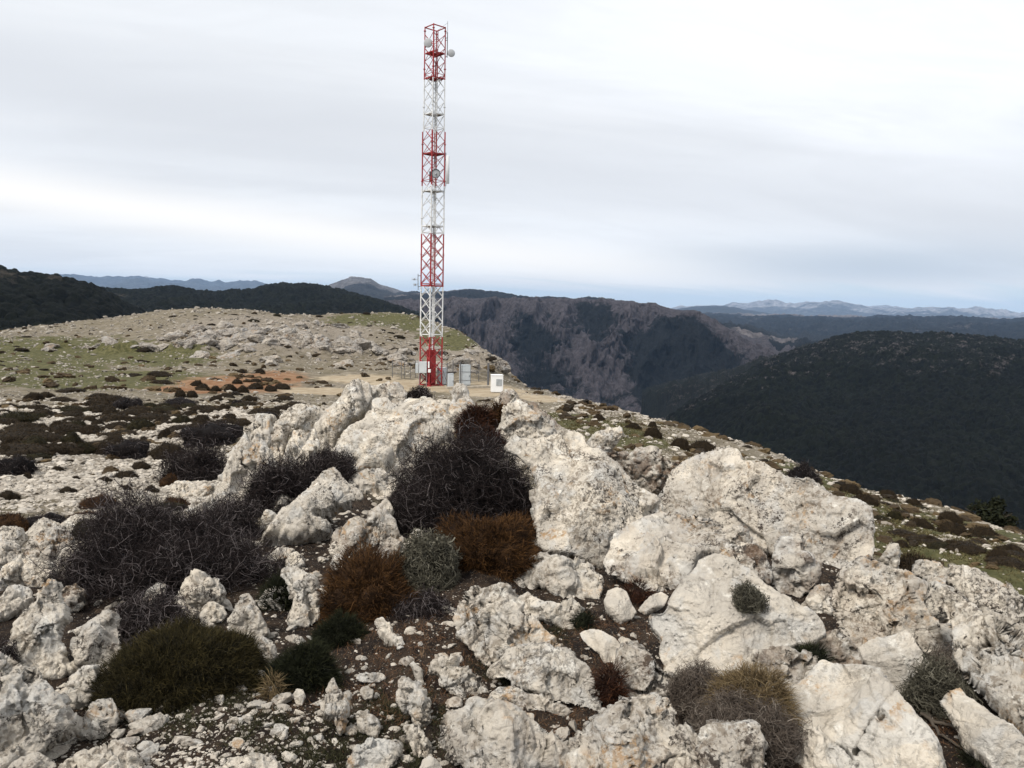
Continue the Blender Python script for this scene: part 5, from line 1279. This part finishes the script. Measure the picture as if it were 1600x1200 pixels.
ridge('bald_mountain', ((455,463),(500,450.6),(522.5,443),(548.75,433),(562,434),(578.75,436.4),(597.5,446.9),(623.75,455.5),(650,459),(665,463),(740,470)), ((455,492),(740,492)), 7500, 4800, mf_peak, 455, 740, 300, 110, prof=1.15, relief=110, rscale=.0016, crest_noise=.7, canopy=6, csize=22, seed=6,
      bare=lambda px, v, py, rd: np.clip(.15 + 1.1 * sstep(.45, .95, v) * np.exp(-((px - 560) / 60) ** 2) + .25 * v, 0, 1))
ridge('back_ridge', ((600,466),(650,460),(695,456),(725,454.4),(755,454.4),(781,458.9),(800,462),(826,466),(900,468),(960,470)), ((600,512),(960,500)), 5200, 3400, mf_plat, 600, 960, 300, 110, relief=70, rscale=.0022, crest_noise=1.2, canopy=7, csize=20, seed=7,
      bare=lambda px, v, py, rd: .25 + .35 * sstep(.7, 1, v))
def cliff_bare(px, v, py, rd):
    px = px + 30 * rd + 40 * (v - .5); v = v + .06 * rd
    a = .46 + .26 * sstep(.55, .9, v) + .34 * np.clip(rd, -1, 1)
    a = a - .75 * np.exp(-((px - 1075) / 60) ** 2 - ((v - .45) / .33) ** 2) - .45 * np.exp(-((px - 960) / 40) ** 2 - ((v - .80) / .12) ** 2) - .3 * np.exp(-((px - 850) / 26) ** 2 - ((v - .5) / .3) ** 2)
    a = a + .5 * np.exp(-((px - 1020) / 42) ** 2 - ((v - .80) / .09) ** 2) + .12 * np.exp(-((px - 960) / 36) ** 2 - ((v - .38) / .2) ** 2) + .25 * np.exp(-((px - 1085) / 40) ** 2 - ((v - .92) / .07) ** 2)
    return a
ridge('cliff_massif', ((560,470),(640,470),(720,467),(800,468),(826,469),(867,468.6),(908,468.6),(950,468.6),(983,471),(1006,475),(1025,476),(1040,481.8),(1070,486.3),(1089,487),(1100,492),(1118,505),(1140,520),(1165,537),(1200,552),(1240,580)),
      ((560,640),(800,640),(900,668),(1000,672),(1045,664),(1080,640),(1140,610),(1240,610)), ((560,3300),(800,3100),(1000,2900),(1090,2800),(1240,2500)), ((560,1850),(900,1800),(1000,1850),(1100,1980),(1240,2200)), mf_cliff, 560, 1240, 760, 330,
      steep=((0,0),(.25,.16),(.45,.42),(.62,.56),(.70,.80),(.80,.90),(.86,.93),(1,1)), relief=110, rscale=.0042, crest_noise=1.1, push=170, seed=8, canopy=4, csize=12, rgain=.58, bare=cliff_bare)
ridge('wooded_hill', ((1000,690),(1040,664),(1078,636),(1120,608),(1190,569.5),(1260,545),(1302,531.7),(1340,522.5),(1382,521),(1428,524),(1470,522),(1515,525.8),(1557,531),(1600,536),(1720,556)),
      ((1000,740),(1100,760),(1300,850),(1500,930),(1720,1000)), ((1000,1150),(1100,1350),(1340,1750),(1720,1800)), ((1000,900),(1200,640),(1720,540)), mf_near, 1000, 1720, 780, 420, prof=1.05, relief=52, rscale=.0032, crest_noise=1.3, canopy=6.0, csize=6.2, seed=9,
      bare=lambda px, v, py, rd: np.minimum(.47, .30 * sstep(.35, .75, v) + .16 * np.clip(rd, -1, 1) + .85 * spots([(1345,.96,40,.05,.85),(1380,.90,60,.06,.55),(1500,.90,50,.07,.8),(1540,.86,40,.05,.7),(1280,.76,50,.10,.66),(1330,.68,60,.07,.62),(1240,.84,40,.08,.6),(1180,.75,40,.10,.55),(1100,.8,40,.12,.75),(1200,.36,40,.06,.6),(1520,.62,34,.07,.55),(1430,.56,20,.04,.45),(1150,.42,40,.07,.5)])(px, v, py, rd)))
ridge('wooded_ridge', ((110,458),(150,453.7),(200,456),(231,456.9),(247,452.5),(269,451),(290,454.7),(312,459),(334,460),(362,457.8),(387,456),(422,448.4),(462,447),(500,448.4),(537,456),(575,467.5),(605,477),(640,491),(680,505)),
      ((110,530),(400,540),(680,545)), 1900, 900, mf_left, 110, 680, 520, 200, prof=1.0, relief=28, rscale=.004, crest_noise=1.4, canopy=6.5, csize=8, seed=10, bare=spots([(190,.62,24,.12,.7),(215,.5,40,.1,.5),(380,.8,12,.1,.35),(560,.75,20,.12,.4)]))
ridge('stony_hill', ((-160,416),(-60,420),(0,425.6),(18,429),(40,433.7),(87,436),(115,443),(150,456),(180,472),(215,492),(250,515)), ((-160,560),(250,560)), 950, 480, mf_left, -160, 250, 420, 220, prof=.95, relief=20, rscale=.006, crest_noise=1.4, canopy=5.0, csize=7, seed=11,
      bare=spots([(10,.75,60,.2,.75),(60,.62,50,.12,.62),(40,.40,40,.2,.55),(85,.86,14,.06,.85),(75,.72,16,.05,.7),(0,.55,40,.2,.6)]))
# valley floor reaching the horizon
m_val = mat_forest('valley_woods', (.010, .014, .009), (.022, .026, .016), (.2, .18, .16), .7, 12, rocksc=.004)
nr, na = 26, 96
rr = np.geomspace(250, 31000, nr); aa = np.linspace(0, 2 * pi, na, endpoint=False)
RRg, AAg = np.meshgrid(rr, aa, indexing='ij')
V = np.stack([RRg.ravel() * np.sin(AAg.ravel()), RRg.ravel() * np.cos(AAg.ravel()), np.zeros(RRg.size)], 1)
V[:, 2] = -560 + 60 * fbm(V * np.array([.0006, .0006, 1]), 3, 77)
V = np.vstack([V, [[0, 0, -560]]]); idx = np.arange(nr * na).reshape(nr, na); nx = np.roll(idx, -1, 1)
Q = np.stack([idx[:-1], nx[:-1], nx[1:], idx[1:]], -1).reshape(-1, 4)
T = np.stack([np.full(na, nr * na), nx[0], idx[0]], -1)
add_obj('valley_floor', make_mesh('valley_floor', V, [Q, T], m_val, True, {'bare': np.zeros(len(V))}), kind='structure')
# ------------------------------------------------------------------ loose stones and short grass (nobody could count them)
def ico(sub):
    t = (1 + 5 ** .5) / 2
    v = np.array([[-1,t,0],[1,t,0],[-1,-t,0],[1,-t,0],[0,-1,t],[0,1,t],[0,-1,-t],[0,1,-t],[t,0,-1],[t,0,1],[-t,0,-1],[-t,0,1]], float)
    f = [[0,11,5],[0,5,1],[0,1,7],[0,7,10],[0,10,11],[1,5,9],[5,11,4],[11,10,2],[10,7,6],[7,1,8],[3,9,4],[3,4,2],[3,2,6],[3,6,8],[3,8,9],[4,9,5],[2,4,11],[6,2,10],[8,6,7],[9,8,1]]
    v /= np.linalg.norm(v, axis=1)[:, None]
    for _ in range(sub):
        cache = {}; v = list(map(tuple, v)); nf = []
        def mid(a, b):
            k = (min(a, b), max(a, b))
            if k not in cache:
                m = np.array(v[a]) + np.array(v[b]); m /= np.linalg.norm(m); cache[k] = len(v); v.append(tuple(m))
            return cache[k]
        for a, b, c in f:
            x, y, z = mid(a, b), mid(b, c), mid(c, a); nf += [[a, x, z], [b, y, x], [c, z, y], [x, y, z]]
        v, f = np.array(v), nf
    return np.array(v), np.array(f)

def stones(name, x, y, size, sub, seed, flat=(.3, .7), sink=.3, zadd=0, mat=None):
    lr = np.random.default_rng(seed); n = len(x); bv, bf = ico(sub); k = len(bv)
    protos = []
    for i in range(12):                                 # broken, angular shapes
        p = bv.copy()
        for j in range(7):
            a = lr.normal(size=3); a /= np.linalg.norm(a); c = lr.uniform(.45, .85); q = p @ a; p = p - np.maximum(q - c, 0)[:, None] * a
        protos.append(p * (1 + .12 * lr.normal(size=(k, 1))))
    protos = np.array(protos)
    z = ground_z(x, y) + zadd
    B = protos[lr.integers(0, 12, n)]
    sc = np.stack([lr.uniform(.8, 1.35, n), lr.uniform(.55, 1.0, n), lr.uniform(*flat, n)], 1) * size[:, None]
    B = B * sc[:, None]
    tx = lr.normal(0, .3, n)[:, None]; c, s = np.cos(tx), np.sin(tx)
    B = np.stack([B[..., 0], B[..., 1] * c - B[..., 2] * s, B[..., 1] * s + B[..., 2] * c], -1)
    a = lr.uniform(0, 6.283, n)[:, None]; c, s = np.cos(a), np.sin(a)
    B = np.stack([B[..., 0] * c - B[..., 1] * s, B[..., 0] * s + B[..., 1] * c, B[..., 2]], -1)
    B = B + np.stack([x, y, z + sc[:, 2] * (1 - 2 * sink) * .5], 1)[:, None]
    Fc = (np.arange(n)[:, None, None] * k + bf[None]).reshape(-1, 3)
    tint = np.repeat(np.clip(lr.normal(.62, .24, n), 0, 1), k)
    return add_obj(name, make_mesh(name, B.reshape(-1, 3), Fc, mat or M['gravel'], False, {'tint': tint}), kind='stuff')

def sample(n, th0, th1, d0, d1, dens, seed):
    lr = np.random.default_rng(seed); X = []; tot = 0
    while tot < n:
        th = lr.uniform(th0, th1, 20000); ld = lr.uniform(math.log(d0), math.log(d1), 20000)
        ok = lr.uniform(size=20000) < dens(th, ld); X.append(np.stack([th[ok], ld[ok]], 1)); tot += ok.sum()
    X = np.concatenate(X)[:n]; d = np.exp(X[:, 1]); return d * np.sin(X[:, 0]), d * np.cos(X[:, 0]), d, X[:, 0], X[:, 1]
def ncl(th, ld, f=3.0, seed=0): return fbm(np.stack([th * f * 6, ld * f * 2, np.full_like(th, seed)], 1), 3, 50 + seed)
lrs = np.random.default_rng(99)
# gravel among the near rocks, thickest in the lower left
def dn(th, ld):
    px = 800 + np.tan(th) * F; g = np.exp(-((px - 260) / 300) ** 2) * sstep(math.log(4.2), math.log(2.9), ld)
    return np.clip(.05 + .8 * g + .38 * np.maximum(ncl(th, ld, 3, 1), 0), 0, 1)
x, y, d, th, ld = sample(11000, -.62, .62, 2.0, 8, dn, 1)
stones('loose_gravel', x, y, .0045 * d ** .35 * np.clip(lrs.lognormal(0, .6, len(x)), .4, 5.0), 1, 11, sink=.45)
# pale rubble of the slope on the left
def dm(th, ld):
    s = field(B_stone, th, ld); g = field(B_grass, th, ld); p = field(B_pad, th, ld); return np.clip(.10 + .95 * s - .5 * g - .8 * p + .25 * ncl(th, ld, 4, 2), 0, 1)
x, y, d, th, ld = sample(30000, -.64, .05, 7, 42, dm, 2)
stones('slope_rubble', x, y, .0020 * d * np.clip(lrs.lognormal(0, .5, len(x)), .45, 3.4) * (20 / d) ** .3, 1, 12, flat=(.25, .6), sink=.3)
def dr(th, ld):
    g = field(B_grass, th, ld); return np.clip(.55 - .3 * g + .5 * ncl(th, ld, 5, 3), 0, 1)
x, y, d, th, ld = sample(9000, .05, .64, 9, 66, dr, 3)
stones('slope_rubble', x, y, .0019 * d * np.clip(lrs.lognormal(0, .6, len(x)), .4, 3.6), 0, 13, flat=(.25, .6))
def dh(th, ld):
    g = field(B_grass, th, ld); p = field(B_pad, th, ld); o = field(B_out, th, ld); r = field(B_red, th, ld); return np.clip(.55 + .3 * o - .35 * g - 1.0 * p - .6 * r + .7 * ncl(th, ld, 6, 4), 0, 1)
x, y, d, th, ld = sample(22000, -.64, .14, 42, 200, dh, 4)
stones('hilltop_stones', x, y, .00095 * d * np.clip(lrs.lognormal(0, .6, len(x)), .45, 4), 0, 14, flat=(.3, .8), mat=M['hillstone'])

# low scrub beyond the shrubs one could count
x, y, d, th, ld = sample(620, -.64, .12, 52, 185, lambda t, l: np.clip(.5 - .9 * field(B_pad, t, l) + .9 * ncl(t, l, 5, 9) - .25 * field(B_grass, t, l), 0, 1), 31)
stones('hilltop_scrub', x, y, lrs.uniform(.18, .55, len(x)), 2, 31, flat=(.35, .6), sink=.35, mat=M['brown'])
x, y, d, th, ld = sample(420, -.64, -.12, 14, 44, lambda t, l: np.clip(.2 + 1.0 * ncl(t, l, 5, 11) + .5 * sstep(2.85, 3.2, l), 0, 1), 32)
stones('slope_scrub', x, y, lrs.uniform(.06, .20, len(x)), 2, 32, flat=(.4, .7), sink=.3, mat=M['brown'])
x, y, d, th, ld = sample(400, .06, .64, 11, 62, lambda t, l: np.clip(.25 + 1.1 * ncl(t, l, 5, 12), 0, 1), 33)
stones('slope_scrub', x, y, lrs.uniform(.005, .0125, len(x)) * d, 2, 33, flat=(.35, .6), sink=.3, mat=M['brown'])

# outcrop on the far hill: every larger boulder by itself
protos_b = []
for i in range(8):
    lr = np.random.default_rng(300 + i); bv, bf = ico(4)
    p = bv.copy()
    for j in range(8):
        a = lr.normal(size=3); a /= np.linalg.norm(a); c = lr.uniform(.5, .85); q = p @ a; p = p - np.maximum(q - c, 0)[:, None] * a * .95
    nrm = p / np.linalg.norm(p, axis=1)[:, None]
    p = p + nrm * (.16 * fbm(p * 1.8 + i * 9, 4, i) + .08 * ridged(p * np.array([3, 3, 6.]) + i, 3, i))[:, None]
    protos_b.append(make_mesh('outcrop_boulder', p, bf, M['boulder'], True))
bo = [(430,545,85,.14,84),(340,535,70,.09,46),(300,548,42,.06,24),(520,557,70,.07,30),(470,522,65,.09,34),(190,550,34,.03,12),(640,565,80,.08,26),(740,580,45,.10,16),(90,545,40,.03,8),(930,622,70,.05,14)]
for bpx, bpy_, sx, sl, cnt in bo:
    c, rg = gpoint(bpx, bpy_); t0, l0 = math.atan2(c[0], c[1]), math.log(rg)
    for i in range(cnt):
        th, l = t0 + random.gauss(0, .6) * sx / F, l0 + random.gauss(0, .6) * sl; dd = math.exp(l); x, y = dd * sin(th), dd * cos(th)
        s = .32 + 1.1 * random.random() ** 2.4 if bpx != 930 else random.uniform(.15, .4)
        o = bpy.data.objects.new('outcrop_boulder', random.choice(protos_b)); COL.objects.link(o)
        o.location = (x, y, ground_z(x, y)[0] + .1 * s); o.scale = (s * random.uniform(.9, 1.7), s, s * random.uniform(.45, .8)); o.rotation_euler = (random.uniform(-.3, .3), random.uniform(-.3, .3), random.uniform(0, 6.28))
        o['label'] = 'grey-white boulder of the rocky outcrop on the far hilltop'; o['category'] = 'rock'; o['group'] = 'boulders of the far outcrop'; o['fresh'] = .0; o['stain'] = .25

# broken stones lying among the near shrubs: every one by itself
protos_s = []
for i in range(10):
    lr = np.random.default_rng(700 + i); bv, bf = ico(4); p = bv.copy()
    for j in range(9):
        a = lr.normal(size=3); a /= np.linalg.norm(a); c = lr.uniform(.4, .8); q = p @ a; p = p - np.maximum(q - c, 0)[:, None] * a * .97
    nrm = p / np.linalg.norm(p, axis=1)[:, None]
    p = p + nrm * (.10 * fbm(p * 1.6 + i * 9, 3, i) + .14 * facets_noise(p * 1.5 + i, i) + .05 * ridged(p * np.array([4, 4, 7.]) + i, 3, i))[:, None]
    protos_s.append(make_mesh('broken_stone', p, bf, M['rock'], True))
stone_spots = [(240, 0, 470, 860, 1195), (110, 420, 720, 880, 1195), (40, 720, 1120, 930, 1195)]
for cnt, x0, x1, y0, y1 in stone_spots:
    for i in range(int(cnt * .72)):
        p, rg = gpoint(random.uniform(x0, x1), random.uniform(y0, y1)); s = (.012 + .034 * random.random() ** 2.0) * (rg / 3.2) ** .6
        o = bpy.data.objects.new('broken_stone', random.choice(protos_s)); COL.objects.link(o)
        o.location = (p[0], p[1], ground_z(p[0], p[1])[0] + .12 * s); o.scale = (s * random.uniform(.9, 1.8), s, s * random.uniform(.5, 1.0)); o.rotation_euler = (random.uniform(-.5, .5), random.uniform(-.5, .5), random.uniform(0, 6.28))
        o['label'] = 'small broken white stone on the dark soil among the near rocks and shrubs'; o['category'] = 'stone'; o['group'] = 'broken stones on the dark soil'; o['fresh'] = random.uniform(0, .9); o['stain'] = random.uniform(0, .4)

# short grass and litter
def blades(name, x, y, h, w, mat, seed, lean=.6, kind='stuff'):
    lr = np.random.default_rng(seed); n = len(x); z = ground_z(x, y)
    p = np.stack([x, y, z - .004], 1); d = lr.normal(size=(n, 3)) * lean; d[:, 2] = np.abs(d[:, 2]) * .4 + .5; d /= np.linalg.norm(d, axis=1)[:, None]
    s = np.cross(d, lr.normal(size=(n, 3))); s /= np.linalg.norm(s, axis=1)[:, None]; s *= w[:, None]
    m_ = p + d * (h * .6)[:, None]; e = p + d * h[:, None] + lr.normal(size=(n, 3)) * (h * .25)[:, None] * np.array([1, 1, .3])
    V = np.stack([p - s, p + s, m_ - s * .8, m_ + s * .8, e], 1).reshape(-1, 3); b = np.arange(n)[:, None] * 5
    c = np.clip(lr.normal(.5, .22, n), 0, 1); tint = np.stack([c * .5, c * .5, c * .8, c * .8, c], 1).ravel()
    return add_obj(name, make_mesh(name, V, [b + np.array([[0, 1, 3, 2]]), b + np.array([[2, 3, 4]])], mat, True, {'tint': tint}), kind=kind)
B_tuft = [blob(*b) for b in ((600,1110,80,.06),(480,1165,90,.06),(560,1130,40,.05),(300,1120,80,.05),(680,1120,40,.05),(620,1180,60,.05),(420,1150,60,.05),(790,1050,40,.04),(360,1090,40,.04),(860,990,40,.03))]
x, y, d, th, ld = sample(19000, -.5, .25, 2.2, 4.4, lambda t, l: np.clip(field(B_tuft, t, l) * 1.2 * (.5 + 1.2 * ncl(t, l, 9, 6)), 0, 1), 5)
blades('short_grass', x, y, lrs.uniform(.012, .035, len(x)), lrs.uniform(.0008, .0015, len(x)), M['grass'], 21)
B_lit = [blob(*b) for b in ((640,1010,90,.08),(700,1030,120,.08),(940,1060,40,.06),(880,1130,60,.05),(620,1080,120,.08),(950,990,80,.06),(1500,1130,60,.08),(1000,930,40,.04),(420,900,80,.06))]
x, y, d, th, ld = sample(9000, -.5, .62, 2.2, 6, lambda t, l: np.clip(field(B_lit, t, l) * (.6 + ncl(t, l, 8, 7)), 0, 1), 6)
blades('dry_litter', x, y, lrs.uniform(.02, .06, len(x)), lrs.uniform(.0006, .0012, len(x)), mat_plant('litter_straw', (.06, .03, .015), (.16, .085, .045), (.30, .19, .11)), 22, lean=2.2)
B_mead = [blob(*b) for b in ((1400,845,120,.3),(1330,790,100,.3),(950,672,110,.25),(1540,870,90,.2))]
x, y, d, th, ld = sample(30000, .02, .64, 9, 60, lambda t, l: np.clip(field(B_mead, t, l) * (.6 + ncl(t, l, 7, 8)), 0, 1), 7)
blades('meadow_grass', x, y, lrs.uniform(.03, .08, len(x)) * np.sqrt(d / 15), .00035 * d * lrs.uniform(.6, 1.3, len(x)), mat_plant('meadow_blades', (.03, .026, .01), (.10, .082, .034), (.24, .19, .10)), 23, lean=.8)
# bare roots on the soil by the plank-shaped slab
for i, pts in enumerate((((1438,1128),(1462,1140),(1486,1150),(1510,1168),(1522,1185)), ((1450,1110),(1452,1135),(1468,1160),(1500,1180)), ((1425,1100),(1440,1120),(1470,1126)), ((1560,1168),(1552,1180),(1550,1196)))):
    P = []
    for px, py in pts:
        p, _ = gpoint(px, py); P.append([p[0], p[1], ground_z(p[0], p[1])[0] + .012 + .01 * random.random()])
    P = np.array(P); t = np.linspace(0, len(P) - 1, 18); Pi = np.stack([np.interp(t, np.arange(len(P)), P[:, k]) for k in range(3)], 1); Pi = Pi + .006 * fbm(Pi * 40, 2, 70 + i)[:, None]
    c = Pi.mean(0); V, Q = tubes((Pi - c)[None], np.linspace(.009, .004, 18)[None], 6)
    add_obj('root', make_mesh('root', V, Q, M['bark']), c, label='gnarled brown root on soil beside the plank-shaped slab', cat='root', group='bare roots beside the plank-shaped slab')
# ------------------------------------------------------------------ air, sky, light, camera
hz = bpy.data.materials.new('haze'); hz.use_nodes = True; nt = hz.node_tree; nt.nodes.clear()
o_ = nt.nodes.new('ShaderNodeOutputMaterial'); pv = nt.nodes.new('ShaderNodeVolumePrincipled')
pv.inputs['Color'].default_value = (.46, .67, 1.0, 1); pv.inputs['Density'].default_value = HAZE; pv.inputs['Anisotropy'].default_value = 0.0
nt.links.new(pv.outputs[0], o_.inputs['Volume'])
m = MB(); m.box((0, 0, -30), (64000, 64000, 1300)); hb = add_obj('haze', m.mesh('haze', hz), kind='stuff')

W = bpy.data.worlds.new('World'); scene.world = W; W.use_nodes = True
nt = W.node_tree; nt.nodes.clear()
class S(NT):
    def __init__(s, t): s.t = t
w = S(nt)
out = w.n('ShaderNodeOutputWorld')
SUN_EL, SUN_AZ = radians(50), radians(222)     # azimuth clockwise from the view axis
sky = w.n('ShaderNodeTexSky'); sky.sky_type = 'NISHITA'; sky.sun_disc = False; sky.sun_elevation = SUN_EL; sky.sun_rotation = SUN_AZ; sky.altitude = 1800; sky.air_density = 1.0; sky.dust_density = 2.0
bg1 = w.n('ShaderNodeBackground'); w.l(sky.outputs[0], bg1.inputs[0]); bg1.inputs[1].default_value = .10
tc = w.n('ShaderNodeTexCoord'); dirv = tc.outputs['Generated']
sp = w.n('ShaderNodeSeparateXYZ'); w.l(dirv, sp.inputs[0]); X, Y, Z = sp.outputs
az = w.math('ARCTAN2', X, Y)                       # 0 straight ahead
el = w.math('ARCSINE', Z)
zc = w.math('MAXIMUM', Z, 0.0)
# streaks of high cloud seen in perspective: coordinates on a cloud deck
k = w.math('DIVIDE', 1.0, w.math('ADD', zc, .16))
cb = w.n('ShaderNodeCombineXYZ'); w.l(w.math('MULTIPLY', X, k), cb.inputs[0]); w.l(w.math('MULTIPLY', Y, k), cb.inputs[1])
vr = w.n('ShaderNodeVectorRotate', rotation_type='Z_AXIS'); w.l(cb.outputs[0], vr.inputs[0]); vr.inputs['Angle'].default_value = radians(-14)
deck = vr.outputs[0]
n1 = w.noise(w.scalev(deck, (.42, 1.15, 1)), 1.0, 6, .5, .5)
n2 = w.noise(w.scalev(deck, (.75, 3.4, 1)), 1.0, 4, .5, .3)
n3 = w.noise(w.scalev(deck, (.9, .9, 1)), 1.2, 3, .5)
n4 = w.noise(w.scalev(deck, (1.6, 3.2, 1)), 1.0, 8, .62, .9)
def g(v, c, s):
    x = w.math('DIVIDE', w.math('SUBTRACT', v, c), s); return w.math('POWER', 2.718, w.math('MULTIPLY', w.math('MULTIPLY', x, x), -1.0))
tilt = w.math('ADD', el, w.math('MULTIPLY', az, .10))
c = w.mix(w.step(az, -.5, .55), (.76, .785, .815), (.86, .885, .92))
c = w.mix(w.math('MULTIPLY', w.step(el, .20, .46), w.step(az, -.4, .5)), c, (.93, .955, 1.0))
c = w.mix(w.math('MULTIPLY', w.step(n1, .40, .64), .55), c, (.62, .64, .67))
c = w.mix(w.math('MULTIPLY', w.step(n2, .50, .66), .2), c, (.86, .87, .885))
c = w.mix(w.math('MULTIPLY', w.step(n4, .42, .66), .22), c, (.66, .68, .71))
c = w.mix(w.math('MULTIPLY', g(tilt, .17, .055), .6), c, (.585, .605, .64))                     # long grey band
c = w.mix(w.math('MULTIPLY', g(w.math('ADD', el, w.math('MULTIPLY', az, .085)), .062, .024), .9), c, (.94, .915, .88))   # bright rim under it
c = w.mix(w.math('MULTIPLY', w.math('MULTIPLY', g(el, .055, .030), g(az, .42, .22)), .85), c, (.47, .53, .60))            # darker veil to the right
lowblue = w.math('SUBTRACT', 1.0, w.step(w.math('SUBTRACT', el, w.math('MULTIPLY', w.math('SUBTRACT', n2, .5), .05)), .012, .040))
cld = w.math('SUBTRACT', .97, w.math('MULTIPLY', lowblue, .12))
c = w.mix(w.math('MULTIPLY', lowblue, .8), c, (.53, .65, .73))
c = w.mix(w.math('MULTIPLY', w.math('MULTIPLY', g(el, .018, .012), w.step(n3, .42, .60)), .4), c, (.66, .71, .75))
bg2 = w.n('ShaderNodeBackground'); w.l(c, bg2.inputs[0]); bg2.inputs[1].default_value = 1.09
mx = w.n('ShaderNodeMixShader'); w.l(cld, mx.inputs[0]); w.l(bg1.outputs[0], mx.inputs[1]); w.l(bg2.outputs[0], mx.inputs[2])
# below the horizon only dim reflected light
bg3 = w.n('ShaderNodeBackground'); bg3.inputs[0].default_value = (.30, .36, .42, 1); bg3.inputs[1].default_value = .6
mx2 = w.n('ShaderNodeMixShader'); w.l(w.step(Z, -.02, .0), mx2.inputs[0]); w.l(bg3.outputs[0], mx2.inputs[1]); w.l(mx.outputs[0], mx2.inputs[2])
w.l(mx2.outputs[0], out.inputs[0])

ld_ = bpy.data.lights.new('sun', 'SUN'); ld_.energy = SUN_E; ld_.angle = radians(12); ld_.color = (1.0, .95, .88)
so = bpy.data.objects.new('sun', ld_); COL.objects.link(so)
sd_ = np.array([sin(SUN_AZ) * cos(SUN_EL), cos(SUN_AZ) * cos(SUN_EL), sin(SUN_EL)])
import mathutils
so.rotation_euler = mathutils.Vector(sd_).to_track_quat('Z', 'Y').to_euler(); so.location = (0, -10, 40)

cam = bpy.data.cameras.new('camera'); cam.sensor_width = 36; cam.sensor_fit = 'HORIZONTAL'; cam.lens = F / 1600 * 36; cam.clip_start = .05; cam.clip_end = 120000
co = bpy.data.objects.new('camera', cam); COL.objects.link(co)
co.matrix_world = mathutils.Matrix(((RIGHT[0], UP[0], -FWD[0], 0), (RIGHT[1], UP[1], -FWD[1], 0), (RIGHT[2], UP[2], -FWD[2], 0), (0, 0, 0, 1)))
scene.camera = co
scene.view_settings.view_transform = 'Standard'; scene.view_settings.look = 'None'; scene.view_settings.exposure = EXPO; scene.view_settings.gamma = 1.0
scene.cycles.max_bounces = 6; scene.cycles.diffuse_bounces = 1; scene.cycles.glossy_bounces = 2; scene.cycles.volume_bounces = 1; scene.cycles.transparent_max_bounces = 4
scene.cycles.use_denoising = DENOISE
scene.cycles.denoiser = 'OPENIMAGEDENOISE'; scene.cycles.denoising_input_passes = 'RGB_ALBEDO_NORMAL'; scene.cycles.denoising_prefilter = 'ACCURATE'
scene.cycles.use_adaptive_sampling = True; scene.cycles.adaptive_threshold = .01
scene.cycles.caustics_reflective = False; scene.cycles.caustics_refractive = False
